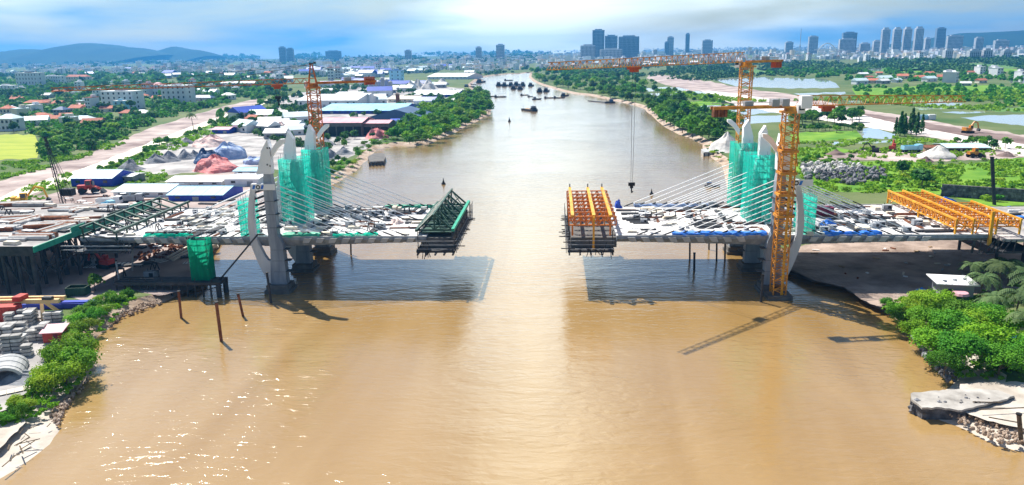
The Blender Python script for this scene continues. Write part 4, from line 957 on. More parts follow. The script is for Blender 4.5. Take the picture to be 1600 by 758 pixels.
for i, (x, y, c, k, lb) in enumerate(((172,322,'white','truck','white open truck parked beside the green lattice traveller'),(205,318,'grey','truck','grey open truck parked behind the green lattice traveller'),(196,310,'white','car','white car parked by the long pale roofed site office'),(212,309,'black','car','black car parked by the long pale roofed site office'),(160,331,'roof_cyan','truck','pale blue truck on the site yard by the falsework'))): BM('parked_truck' if k=='truck' else 'parked_car', lb, k, x, y, 2.05, 1.7, 0.1+0.2*i, c, k)
BM('drilling_rig','red tracked rig with raised cab on the dirt beside the falsework columns','drilling rig',166,418,2.05,1.25,2.9,'red_paint','excavator'); lm('the red tracked rig', G(166,418))
# green skip
p = G(123,460,2.05); t = thingl('skip','open dark green steel skip on pale dirt by the river bushes','skip',p,0.12); lm('the dark green skip', p)
q = MB()
for s in (-1,1): q.box((0,s*1.7,1.3),(5.6,0.15,2.4)); 
q.build('side_wall','steel_green',t); q = MB()
for s in (-1,1): q.box((s*2.8,0,1.3),(0.15,3.3,2.4))
q.build('end_wall','steel_green',t); q = MB(); q.box((0,0,0.15),(5.5,3.3,0.2)); q.build('floor','steel_dark',t)
q = MB()
for i in range(5): 
    q.box((-2.4+1.2*i,-1.82,1.3),(0.14,0.1,2.3))
q.build('stiffener','steel_green',t)
# slanted derrick poles near the skip
for (x,y,yt,xt,lb) in ((187,440,408,181,'thick leaning grey pole beside the jetty end'),(206,424,388,207,'thin upright pole on the dirt before the rubble')): pile(x,y,yt,lb,0.28,2.0,xt,'concrete','pole')
# precast yard: stacks of pale precast blocks, gantry, containers, shed
lm('the peach gantry crane', G(60,480))
def blockstack(px, py, w, d, n, label, rz):
    p = G(px,py,2.04); t = thingl('block_stack', label, 'block stack', p, rz, 'stacks of precast blocks in the left yard')
    nx = max(1,int(w/2.3))
    for k in range(n):
        for i in range(nx):
            for j in range(max(1,int(d/2.2))):
                if k == n-1 and random.random() < 0.3: continue
                q = MB(); x, y = -w/2+1.15+i*2.3, -d/2+1.1+j*2.2; q.box((x+random.uniform(-.08,.08),y,0.45+k*0.95),(2.1,1.9,0.62)); q.box((x,y,0.08+k*0.95),(1.5,1.3,0.3)); q.build('block','rock_pale',t)
    return t
for i,(px,py,w,d,n,lb) in enumerate(((42,505,9,4.5,4,'pale precast block stack under the peach gantry, tallest one'),(88,500,5,4,3,'pale precast block stack beside the gantry leg and bushes'),(18,522,7,4.5,3,'pale precast block stack at the picture edge below the red container'),(64,528,5,4.5,4,'tall pale precast block stack left of the red roofed shed'),(30,548,6,4.5,5,'pale precast block stack in the middle of the yard'),(52,552,4,4,4,'narrow pale precast block stack nearest the bright bushes'),(4,545,4,4,3,'pale precast block stack cut by the picture edge'))): blockstack(px,py,w,d,n,lb,0.25)
t = thingl('tunnel_segment','large curved grey concrete segment lying in the precast yard','concrete segment',G(10,585,2.04),0.5)
q = MB(); arc = [(4.0*math.cos(a),3.2*math.sin(a)) for a in np.linspace(0.15,math.pi-0.15,12)]; inn = [(3.3*math.cos(a),2.6*math.sin(a)) for a in np.linspace(math.pi-0.15,0.15,12)]
q.prism([(x,-4.5,z) for x,z in arc+inn],(0,9,0)); q.build('shell','concrete',t); q = MB()
for k in range(3): q.prism([(x*1.03,-3+3*k-0.15,z*1.03) for x,z in arc+inn],(0,0.3,0))
q.build('rib','concrete',t)
g1, g2 = G(-30,500,2), G(70,497,2)
ga = thing('gantry_crane','peach painted yard gantry crane with slanted legs over concrete blocks','gantry crane',((g1.x+g2.x)/2,g1.y,2))
zg_ = PV(67,470,g2.y).z
q = MB(); q.bar((g1.x-6,g1.y,zg_),(PV(92,466,g2.y).x,g2.y,zg_),0.9,1.1); q.bar((g1.x-6,g1.y+2.6,zg_),(PV(92,466,g2.y).x,g2.y+2.6,zg_),0.9,1.1); q.build('main_girder','peach_paint',ga)
for dx, dy in ((0,-2.2),(0.2,4.6)): q = MB(); q.bar((g2.x-1+dx,g2.y+1.3,zg_-0.4),(g2.x+dx+1.0,g2.y+dy,2),0.8); q.build('leg','peach_paint',ga)
gx = PV(2,475,g1.y).x
for dy in (-2.2,4.6): q = MB(); q.bar((gx,g1.y+1.3,zg_-0.4),(gx+0.8,g1.y+dy,2),0.8); q.build('leg','peach_paint',ga)
q = MB(); q.box((PV(26,466,g1.y).x,g1.y+1.3,zg_+1.0),(2.2,3.4,1.3)); q.build('trolley','red_paint',ga); q = MB(); q.box((PV(68,460,g1.y).x,g1.y+1.3,zg_+0.9),(2.6,1.2,0.8)); q.build('motor','steel_dark',ga)
lm('the red container by the gantry', G(14,500)); container('red corrugated container behind the peach gantry at the picture edge', G(8,503,2.04), 8, 3.4, 4.4, 'red_paint', 0.15)
lm('the red roofed hut', G(88,528))
t = thingl('hut','small hut with sloping pale red roof beside the bright bushes','hut',G(88,531,2.04),0.2); q = MB(); q.box((0,0,1.3),(4.4,3.6,2.5)); q.build('wall','red_paint',t); q = MB(); q.prism([(-2.7,-2.3,2.5),(2.7,-2.3,2.5),(2.7,2.3,3.3),(-2.7,2.3,3.3)],(0,0,0.18)); q.build('roof','roof_pink',t); q = MB(); q.box((0.8,-1.83,1.1),(1.1,0.06,2.0)); q.build('door','maroon',t)
for i,(x,y,wx,lb) in enumerate(((70,481,7,'long low blue sheeted stack behind the precast blocks'),(118,480,7,'long low blue sheeted stack among the river bushes'))): 
    p = G(x,y,2.04); o = MB(); o.box((p.x,p.y,p.z+0.75),(wx*1.6,2.4,1.4),0.05); o.box((p.x+0.4,p.y+0.1,p.z+1.6),(wx*1.4,1.8,0.4),0.08); tag(o.build('sheeted_stack','wall_blue'), lb, 'sheeted stack')
t = thingl('plank_walkway','pale plank walkway lying along the grey yard edge above the beach','walkway',G(30,610,2.05),0.62)
for i in range(9): q = MB(); q.box((-6+1.5*i,0,0.2),(1.4,2.2,0.14),random.uniform(-.04,.04)); q.build('plank','wood_pale',t)
for o in t.children: pass
lump_o = lump('gravel_heap','gravel',G(30,590).x,G(30,590).y,2.0,7,4,1.6,16,5,0.4); tag(lump_o,'low grey gravel heap between block stacks and plank walkway','gravel heap')
# rubble on the left bank under the deck
def rubble(name, label, poly, n, s0, s1, m, z, cat='rubble', zr=0.4):
    xs = [p[0] for p in poly]; ys = [p[1] for p in poly]; c = G(sum(xs)/len(xs), sum(ys)/len(ys), z); t = thing(name, label, cat, c); k = 0; tries = 0
    while k < n and tries < n*20:
        tries += 1; x, y = random.uniform(min(xs),max(xs)), random.uniform(min(ys),max(ys))
        if not inside((x,y), poly): continue
        p = G(x,y,z); me = random.choice(ROCKS); o = obj('rock', me, t); o.location = p-c+Vector((0,0,random.uniform(-0.1,zr))); o.rotation_euler = (random.uniform(0,6),random.uniform(0,6),random.uniform(0,6)); s = random.uniform(s0,s1); o.scale = (s,s*random.uniform(.6,1),s*random.uniform(.5,.9))
        if o.data.materials[0] != M[m]:
            o.material_slots[0].link = 'OBJECT'; o.material_slots[0].material = M[m]
        k += 1
    return t
ROCKS = []
for i in range(5):
    bm = bmesh.new(); bmesh.ops.create_icosphere(bm, subdivisions=1, radius=1.0)
    for v in bm.verts: v.co *= 1+0.35*noise.noise(v.co*1.3+Vector((i*9,0,0)))+random.uniform(-.12,.12)
    me = bpy.data.meshes.new('rock'); bm.to_mesh(me); bm.free(); me.materials.append(M['rock']); ROCKS.append(me)
rubble('rubble_heap','reddish timber and stone rubble on the bank under the deck',[(205,402),(240,382),(305,374),(305,395),(270,400),(225,412)],130,0.4,1.2,'rust',2.0)
rubble('riprap_edge','pale broken stone riprap along the water edge below the jetty',[(170,500),(195,480),(250,468),(252,474),(213,488),(188,497),(172,513)],230,0.2,0.6,'mud',0.5)
rubble('riprap_edge','pale broken stone along the water edge under the bright bushes',[(75,650),(105,620),(135,590),(140,596),(112,625),(96,650),(92,668)],150,0.18,0.55,'mud',0.5)
for i,(x0,y0,x1,y1) in enumerate(((262,402,292,386),(266,405,298,388),(270,407,300,391))):
    a,b2 = G(x0,y0,2.6),G(x1,y1,2.6); o = MB(); o.bar(a,b2,0.7,0.5); tag(o.build('timber_beam','wood_pale'),f"pale beam lying on the rubble under the deck, {ORD[i]} from the town",'beam')
# --- right bank
lm('the white roofed shack', G(1487,460)); p = G(1487,462,2.05)
t = thingl('shack','small shack with flat white sheet roof under the bridge deck shade','shack',p,-0.08); q = MB(); q.box((0,0,2.0),(8.6,5.5,3.8)); q.build('wall','wall_grey',t); q = MB(); q.prism([(-5.6,-3.6,4.2),(5.4,-3.6,3.9),(5.0,3.6,4.6),(-5.9,3.6,4.9)],(0,0,0.2)); q.build('roof','roof_white',t)
for k in range(7): q = MB(); q.box((-5+1.6*k,0,4.62),(0.1,7.0,0.1)); q.build('roof_rib','white',t)
for k in range(3): q = MB(); q.box((-3+3*k,-1.5+k,4.85),(1.0,0.7,0.25),0.4*k); q.build('roof_weight','grey',t)
q = MB(); q.box((1.6,-2.78,1.2),(1.6,0.06,2.2)); q.build('door','black',t); q = MB(); q.box((-2.0,-2.78,2.2),(1.6,0.06,1.2)); q.build('window','glass',t)
p = G(1499,472,2.05); t = thing('water_tank','pink lidded green tank beside the white roofed shack','tank',p); q = MB(); q.cone(p,2.0,2.0,2.0,4.2,14); q.build('body','steel_green',t); q = MB(); q.cone(p,2.25,1.9,4.2,4.8,14); q.build('lid','roof_pink',t)
mound('small crumpled blue sheet heap on the bank before the shack', 1441, 455, 2.05, 2.0, 1.2, 0.9, 'blue_tarp')
mound('bright blue sheet among the trees at the right picture edge', 1590, 533, 5.0, 1.8, 1.4, 1.0, 'blue_tarp')
# concrete slab with broken stone face at the water edge
lm('the broken concrete slab', G(1470,640)); sl_ = thing('concrete_slab','pale concrete slab with broken dark stone face at the water edge','concrete slab',G(1480,640,0)); 
tp = [(1422,617),(1460,613),(1500,611),(1560,612),(1585,622),(1540,634),(1502,644),(1470,640),(1441,639),(1424,628)]
rag_ = []
for i, (x, y) in enumerate(tp):
    x1, y1 = tp[(i+1)%len(tp)]; m_ = max(1, int(math.hypot(x1-x,y1-y)/6))
    for k in range(m_): rag_.append((x+(x1-x)*k/m_+random.uniform(-1.2,1.2), y+(y1-y)*k/m_+random.uniform(-.9,.9)))
q = MB(); q.prism([G(x,y,2.4) for x,y in rag_],(0,0,0.4)); q.build('slab_top','slab',sl_)
q = MB(); q.prism([G(x,y,2.4)+Vector((0.4,0.5,-3.0)) for x,y in tp],(0,0,2.95)); q.build('slab_core','rock',sl_)
c = sl_.location
for i in range(120):
    f = random.random(); x = 1424+f*80; yb = 634+ (22 if f>0.2 else 22*f/0.2)*random.random()
    z = random.uniform(-0.2,2.4); p = PV(x, 640, G(x, 652-8*abs(f-0.6), 0).y+0.4)
    o = obj('rock', random.choice(ROCKS), sl_); o.location = Vector((p.x, p.y+random.uniform(-0.6,0.5)+z*0.25, z))-Vector(c); s = random.uniform(0.35,0.85); o.scale = (s,s,s*0.8); o.rotation_euler = (random.uniform(0,6),random.uniform(0,6),0)
rubble('riprap_edge','grey broken stones and mud spilling from the concrete slab',[(1478,650),(1500,640),(1560,642),(1610,655),(1610,700),(1560,690),(1514,668)],230,0.15,0.55,'mud',1.2)
rubble('riprap_edge','stones along the foot of the large riverside trees',[(1405,500),(1425,510),(1450,550),(1480,580),(1500,590),(1484,600),(1455,572),(1436,545)],90,0.3,0.7,'rock',1.2)
pile(1600,693,648,'crooked dead stump standing in mud at the right picture edge',0.4,0.5,1592,'bark','dead_stump')
for i,(x0,y0,x1,y1) in enumerate(((1520,628,1566,629),(1530,640,1600,637),(1545,652,1590,660))):
    a,b2 = G(x0,y0,3.0),G(x1,y1,2.9); o = MB(); o.bar(a,b2,0.22,0.22,6); tag(o.build('driftwood_branch','bark'),f"thin branch lying on the pale slab, {ORD[i]} from its upper edge",'branch')
for i in range(46): # scattered debris in the deck shade
    x, y = random.uniform(1260,1560), random.uniform(386,452)
    if y > 440-(abs(x-1400)*0.05) : continue
    p = G(x,y,2.06); o = MB(); o.box((p.x,p.y,p.z+0.15),(random.uniform(0.5,2.4),random.uniform(0.3,1.0),0.3),random.uniform(0,3)); o = o.build('debris_board', random.choice(('wood_pale','white','timber','grey','rust'))); o['category']='debris'
    later(o, 'loose board on shaded mud', 'debris on the right mud flat')
def post(xb,yb,xt,yt,zb,r,lb,m): return pile(xb,yb,yt,lb,r,zb,xt,m,'post')
post(1555,320,1550,246,2.0,0.75,'tall dark steel pipe post standing behind the yellow traveller','steel_dark'); lm('the tall dark post', G(1555,320))

for i in range(26): # driftwood and litter on the white beach
    x, y = random.uniform(2,80), random.uniform(662,735)
    if x > 92-(y-650)*0.9: continue
    p = G(x,y,1.2+0.9*max(0,1-x/80)); o = MB(); a_ = random.uniform(0,3.1); L_ = random.uniform(0.4,2.2); o.bar((p.x-L_*math.cos(a_),p.y-L_*math.sin(a_),p.z),(p.x+L_*math.cos(a_),p.y+L_*math.sin(a_),p.z+0.15),random.uniform(.1,.3),0.15,5)
    o = o.build('driftwood_branch','bark'); o['category'] = 'driftwood'; later(o, 'dark driftwood stick on the white beach', 'driftwood on the left beach')
for k in range(14): # cracks and loose chunks on the broken slab
    x, y = random.uniform(1430,1560), random.uniform(616,634); p = G(x,y,2.82); o = obj('chunk', random.choice(ROCKS), sl_); o.location = p-Vector(sl_.location)+Vector((0,0,0.05)); s_ = random.uniform(.12,.4); o.scale = (s_,s_,s_*.6)

# ================================================================ TREES AND BUSHES
RG = np.random.default_rng(5)
def quads_mesh(name, C, Nn, S, m, asp=1.0):
    """many leaf-clump quads at C facing about Nn with half size S"""
    n = len(C); Nn = Nn/np.maximum(np.linalg.norm(Nn,axis=1,keepdims=True),1e-6)
    T = np.cross(Nn, RG.normal(size=(n,3))); T /= np.maximum(np.linalg.norm(T,axis=1,keepdims=True),1e-6); B = np.cross(Nn,T)
    S = np.asarray(S).reshape(-1,1); V = np.empty((n,4,3))
    for k,(a,b) in enumerate(((-1,-.55),(.25,-1),(1,.5),(-.3,1))): V[:,k] = C + T*S*a + B*S*b*asp + Nn*S*RG.uniform(-.25,.25,(n,1))
    me = bpy.data.meshes.new(name); me.vertices.add(n*4); me.vertices.foreach_set('co', V.ravel().astype(np.float32))
    me.loops.add(n*4); me.loops.foreach_set('vertex_index', np.arange(n*4,dtype=np.int32)); me.polygons.add(n); me.polygons.foreach_set('loop_start', np.arange(0,n*4,4,dtype=np.int32)); me.polygons.foreach_set('loop_total', np.full(n,4,dtype=np.int32))
    me.update(calc_edges=True); me.validate(); me.materials.append(M[m]); return me
def lobes_pts(lobes, n, shell=0.45):
    """points in the outer part of a set of overlapping lobes (x,y,z,r,rz)"""
    L_ = np.array(lobes); w_ = L_[:,3]**2; idx = RG.choice(len(L_), n, p=w_/w_.sum()); d = RG.normal(size=(n,3)); d /= np.linalg.norm(d,axis=1,keepdims=True)
    d[:,2] = np.where(d[:,2] < -0.5, -d[:,2], d[:,2])
    r = (1-shell*RG.random(n)**1.6)[:,None]; sc = np.stack([L_[idx,3],L_[idx,3],L_[idx,4]],1)
    jit = 1+0.18*RG.normal(size=(n,1)); return L_[idx,:3] + d*r*sc*jit, d
def rand_lobes(k, R, H, z0, spread=0.62):
    out = []
    for i in range(k):
        a = 2*math.pi*i/k + RG.uniform(-.5,.5); f = spread*R*math.sqrt(RG.uniform(0.1,1)) if i else 0
        out.append((f*math.cos(a), f*math.sin(a), z0+H*(0.35+0.5*RG.random()*(1-0.5*f/R)), R*RG.uniform(.34,.55), H*RG.uniform(.2,.34)))
    return out
def tree_proto(name, leafm, R=4, H=8, z0=2.2, n=420, leaf=0.62, k=8, trunk=0.28, spread=0.62):
    t = thing(name, None, None); lb = rand_lobes(k, R, H-z0, z0, spread); C, D = lobes_pts(lb, n)
    D = D + 0.7*RG.normal(size=D.shape) + np.array([0,0,0.5])
    me = quads_mesh('crown', C, D, leaf*RG.uniform(.6,1.35,n), leafm); obj('crown', me, t)
    q = MB(); q.cone((0,0),trunk,trunk*0.6,-0.3,z0+0.6,7)
    for l in lb[:5]:
        q.bar((0,0,z0),(l[0]*0.8,l[1]*0.8,l[2]),trunk*0.55,None,5)
    q.build('trunk','bark',t); return t
def palm_proto(name, H=8, fr=16, flen=4.2):
    t = thing(name, None, None); q = MB(); px = 0
    for i in range(6): q.bar((0.12*i*i/6,0,H*i/6-0.2),(0.12*(i+1)**2/6,0,H*(i+1)/6),0.42-0.03*i,None,7)
    q.build('trunk','bark',t); tx = 0.12*36/6; q = MB()
    for i in range(fr):
        a = 2*math.pi*i/fr+RG.uniform(-.2,.2); up = RG.uniform(0.1,1.0); ln = flen*RG.uniform(.8,1.1); P0 = Vector((tx,0,H)); d = Vector((math.cos(a),math.sin(a),0)); s = Vector((-d.y,d.x,0)); segs = 6; pts = []
        for j in range(segs+1):
            f = j/segs; pts.append(P0+d*ln*f*(0.95-0.12*f)+Vector((0,0,ln*(up*f-(0.55+up*0.55)*f*f))))
        for j in range(segs):
            w0, w1 = 0.55*ln/4*(1-abs(j/segs-0.35)), 0.55*ln/4*max(0.05,1-abs((j+1)/segs-0.35)-0.25*(j==segs-1))
            for sg in (-1,1):
                # leaflets combed along the frond
                for u in (0,0.5):
                    A = pts[j].lerp(pts[j+1],u); B_ = pts[j].lerp(pts[j+1],u+0.36); O = s*sg*w0*1.5+Vector((0,0,-0.5*w0))+ (pts[j+1]-pts[j])*0.5
                    q.add([A,B_,B_+O*0.85,A+O],[(0,1,2,3)])
    me = bpy.data.meshes.new('frond_crown'); me.from_pydata(q.v,[],q.f); me.materials.append(M['leaf_palm']); obj('frond_crown',me,t); return t
def conifer_proto(name):
    t = thing(name, None, None); n = 420; z = RG.random(n)**0.8; H = 11; r = (1-z)*1.9+0.25; a = RG.uniform(0,6.28,n); rr = r*RG.uniform(.3,1.1,n)
    C = np.stack([rr*np.cos(a),rr*np.sin(a),1.2+z*(H-1)],1); D = np.stack([np.cos(a),np.sin(a),np.full(n,.6)],1)+0.5*RG.normal(size=(n,3))
    obj('crown', quads_mesh('crown',C,D,RG.uniform(.3,.6,n),'leaf_dark'), t); q = MB(); q.cone((0,0),0.28,0.06,-0.2,H,6); q.build('trunk','bark',t); return t
TR = {'mid':[tree_proto('tree','leaf_mid'), tree_proto('tree','leaf_mid',4.4,7.4,1.8,420,.66,9)], 'dark':[tree_proto('tree','leaf_dark',4,8.5,2.4), tree_proto('tree','leaf_dark',4.6,7.6,2,420,.62,10)],
 'bright':[tree_proto('tree','leaf_bright',4,7.5,1.8)], 'mang':[tree_proto('mangrove_tree','leaf_mid',4.2,7,0.6,460,.5,10,.2,.75), tree_proto('mangrove_tree','leaf_bright',4.2,6.6,0.6,460,.5,10,.2,.75)],
 'mangd':[tree_proto('mangrove_tree','leaf_dark',4.3,7.6,0.8,460,.55,9,.2,.7), tree_proto('mangrove_tree','leaf_mid',4.3,7.2,0.8,460,.55,9,.2,.7)],
 'bush':[tree_proto('bush','leaf_mid',2.6,3,0.1,200,.34,7,.1,.7), tree_proto('bush','leaf_bright',2.8,2.7,0.1,200,.34,7,.1,.75), tree_proto('bush','leaf_lime',2.8,2.3,0.05,200,.34,7,.1,.78)],
 'con':[conifer_proto('casuarina_tree')], 'palm':[palm_proto('palm_tree'), palm_proto('palm_tree',6.5,18,4.6)],
 'nearbush':[tree_proto('bush','leaf_bright',3.2,4.2,0.1,2600,.16,16,.12,.8), tree_proto('bush','leaf_lime',3.0,3.2,0.05,2400,.15,16,.1,.82), tree_proto('bush','leaf_mid',3.0,3.6,0.1,2600,.16,15,.12,.8)],
 'neartree':[tree_proto('tree','leaf_bright',4.6,8.2,1.2,5200,.20,20,.3,.78), tree_proto('tree','leaf_mid',4.6,8.6,1.4,5200,.20,20,.3,.76)]}
CATS = {'tree':'tree','mangrove_tree':'tree','bush':'bush','casuarina_tree':'tree','palm_tree':'palm tree'}
WID = {'mid':9.5,'dark':9.8,'bright':9.4,'mang':10,'mangd':10,'bush':6.2,'con':4,'palm':8.6,'nearbush':7.2,'neartree':11}
def plant(kind, px, py, wpx, desc, group, z=1.95, v=None, tall=None):
    p = G(px, py, z); s = wpx*mpp(p)/WID[kind]; pr = TR[kind][v] if v is not None else random.choice(TR[kind])
    tl_ = tall or random.uniform(0.85,1.2)
    o = place(pr, p, random.uniform(0,6.28), (s*random.uniform(.9,1.1), s*random.uniform(.9,1.1), s*tl_)); o['category'] = CATS[o.name.split('.')[0]]
    later(o, desc, group); return o
AVOID = []
def scatter(kinds, poly, n, w0, w1, mind, desc, group, tall=None, ordered=True):
    xs = [p[0] for p in poly]; ys = [p[1] for p in poly]; got = []; tries = 0
    ya, yb = min(ys), max(ys)
    while len(got) < n and tries < n*60:
        tries += 1; x, y = random.uniform(min(xs),max(xs)), random.uniform(ya,yb)
        if not inside((x,y),poly) or any(a[0]-2 < x < a[1]+2 and a[2] < y < a[3] for a in AVOID): continue
        f = (y-ya)/max(1,yb-ya); wpx = (w0+(w1-w0)*f)*random.uniform(.8,1.25)
        if any(abs(x-a)/mind/wpx*1.0 < 1 and abs(y-b)*2.2/mind/wpx < 1 for a,b in got): continue
        got.append((x,y)); plant(random.choice(kinds), x, y, wpx, desc, group, tall=tall)
# town side mangrove strip
lm('the tip of the green bank strip', G(764,176)); lm('the dark stone jetty upriver', G(592,252)); lm('the red tarpaulin heap by the factory', G(590,212))
scatter(['mang','mang','mang','mangd'], [(610,218),(645,185),(695,163),(730,151),(760,149),(766,168),(764,179),(743,190),(721,201),(696,213),(676,223),(640,226)], 150, 17, 25, 0.34, 'bright green mangrove tree', 'mangroves on the town side river bank', ordered=True)
scatter(['bush','mang'], [(560,228),(600,216),(625,222),(588,232),(570,245),(555,250)], 16, 10, 14, 0.5, 'low riverside shrub', 'shrubs along the town side bank')
scatter(['mang','bush','mangd'], [(506,268),(520,252),(560,250),(566,258),(545,270),(528,282),(510,290)], 18, 13, 17, 0.45, 'leafy riverside tree', 'trees behind the stay cables on the town side')
# far bank belt
lm('the right bend of the river', G(829,118)); lm('the small dredger on the right bank', G(952,158)); lm('the concrete ramp on the far bank', G(1108,243))
scatter(['mangd','mang','mangd','mid'], [(829,114),(850,111),(900,114),(960,119),(1000,127),(1012,142),(1004,160),(985,161),(950,153),(918,146),(875,139),(840,128)], 145, 10, 17, 0.38, 'dark green mangrove tree', 'mangroves on the far river bend')
scatter(['mangd','mid','mangd','mang'], [(1008,168),(1016,158),(1060,162),(1085,178),(1150,190),(1152,205),(1120,219),(1098,222),(1075,213),(1055,205),(1038,194),(1020,177)], 70, 20, 30, 0.36, 'dense riverside tree', 'trees on the far bank behind the orange crane')
scatter(['bush'], [(1100,228),(1125,224),(1145,245),(1150,258),(1130,256),(1112,245)], 14, 9, 12, 0.5, 'yellow green bush', 'bushes by the far bank ramp')
scatter(['dark','mid','mid'], [(1235,184),(1345,181),(1350,193),(1300,196),(1236,196)], 24, 17, 22, 0.4, 'dark pondside tree', 'trees between ponds on the far bank')
scatter(['dark','mid'], [(1236,200),(1345,203),(1345,208),(1236,206)], 22, 11, 13, 0.42, 'small tree of the straight pond row', 'straight tree row by the pond')
scatter(['con'], [(1395,206),(1452,208),(1452,213),(1395,213)], 11, 9, 11, 0.55, 'slender casuarina tree', 'casuarinas by the dirt road', tall=1.15)
scatter(['dark','mid'], [(1478,224),(1568,222),(1572,234),(1550,236),(1478,226)], 12, 14, 18, 0.5, 'tree beside the long pale shed', 'trees around the long pale shed')
scatter(['bush','bush','mid'], [(1242,252),(1330,250),(1345,256),(1250,264)], 24, 10, 14, 0.45, 'low green bush', 'bushes on the far bank meadow')
scatter(['bush','bush','bush'], [(1260,284),(1380,282),(1400,262),(1500,250),(1600,252),(1640,300),(1560,318),(1470,300),(1380,302),(1290,304)], 75, 13, 20, 0.5, 'low green bush', 'bushes on the far bank meadow')
plant('dark', 1440, 292, 42, 'big round dark bush tree', 'large bush by the yellow traveller', v=1, tall=0.8); plant('dark', 1410, 276, 26, 'round dark tree', 'trees on the far bank meadow')
# plain behind: hedges and orchard rows
scatter(['mid','dark'], [(1015,124),(1030,140),(1110,158),(1170,178),(1160,182),(1100,164),(1020,146)], 24, 8, 12, 0.5, 'tree between fish ponds', 'trees between the fish ponds')
# village side
VILL = [(0,122),(200,118),(430,126),(436,146),(398,158),(340,166),(240,192),(198,212),(140,238),(66,252),(66,212),(0,206)]
# right foreground grove
lm('the pink lidded tank', G(1499,472))
for x,y,w_ in ((1530,470,46),(1560,462,50),(1592,470,54),(1545,500,46),(1585,505,56),(1600,540,58),(1516,452,40),(1575,445,44),(1610,490,54),(1540,445,36)): plant('palm', x, y, w_*1.25, 'coconut palm with drooping fronds','palms on the right bank',tall=0.9)
for x,y,w_,v in ((1460,560,66,0),(1500,575,70,1),(1535,560,72,0),(1480,535,60,1),(1520,530,62,0),(1560,585,66,1),(1440,520,50,1),(1555,530,60,0),(1428,535,44,0),(1590,570,60,1),(1475,585,44,1),(1500,510,56,1),(1540,515,50,1)): plant('neartree', x, y, w_*1.22, 'lush bright green riverside tree','large trees on the right bank',v=v,tall=random.uniform(.75,.95))
for x,y,w_,v in ((1400,492,34,2),(1420,485,40,1),(1445,482,44,1),(1470,480,40,0),(1430,502,44,1),(1455,505,46,0),(1410,505,36,2),(1385,478,22,2),(1480,498,40,2),(1440,470,34,1)): plant('nearbush', x, y, w_*1.2, 'lime green bank shrub','shrubs on the right bank point',v=v)
# left foreground bushes
lm('the white beach corner', G(40,690))
for x,y,w_,v in ((125,585,52,0),(105,600,50,0),(80,612,44,1),(130,560,46,0),(100,572,48,0),(70,596,36,1),(118,545,36,1),(60,612,30,0),(85,560,30,1)): plant('nearbush', x, y, w_*1.25, 'bright green bank shrub','shrubs on the left bank',v=v,tall=1.25)
for x,y,w_,v in ((30,652,40,2),(12,660,36,2),(46,640,34,1),(24,636,34,1),(-8,660,36,2)): plant('nearbush', x, y, w_, 'yellow green beachside shrub','shrubs on the left bank',v=v)
for x,y,w_,v in ((130,490,32,2),(150,482,34,2),(120,505,34,0),(150,500,36,2),(165,490,30,0),(120,522,34,0),(140,515,32,1),(185,472,30,2),(200,465,24,2),(172,470,24,0),(155,472,24,1),(110,530,28,0)): plant('nearbush', x, y, w_, 'leafy bush by the precast yard','shrubs on the left bank',v=v)
plant('mid', 149, 455, 26, 'small lone pale tree beside the dark green skip','lone tree by the skip',v=0,tall=1.3)
# verge along the road, around the stock yard
scatter(['bush','bush','mid'], [(132,276),(200,250),(262,222),(330,196),(395,172),(398,182),(330,204),(262,230),(205,260),(150,284)], 60, 9, 12, 0.42, 'roadside bush', 'bushes along the pale road')
for x,y,w_ in ((250,230,20),(262,228,17),(275,232,15),(238,238,16),(228,244,14)): plant('mid', x,y,w_,'round tree on the road verge by the gravel heaps','trees on the road verge')
plant('palm', 303, 206, 24, 'tall lone palm beside the pale road','lone roadside palm',v=0,tall=1.2)
scatter(['dark','mid','mid'], [(318,200),(350,182),(400,172),(470,176),(470,196),(420,205),(380,208),(340,208)], 46, 13, 18, 0.4, 'dark tree behind the stock yard', 'trees behind the stock yard')
scatter(['dark','mid'], [(400,150),(440,132),(456,140),(450,160),(405,172)], 22, 11, 15, 0.45, 'dark tree left of the factory', 'trees left of the factory')
scatter(['dark','mid'], [(540,205),(600,206),(618,214),(560,222),(520,240),(505,228)], 14, 11, 15, 0.5, 'dark tree in front of the factory', 'trees in front of the factory')
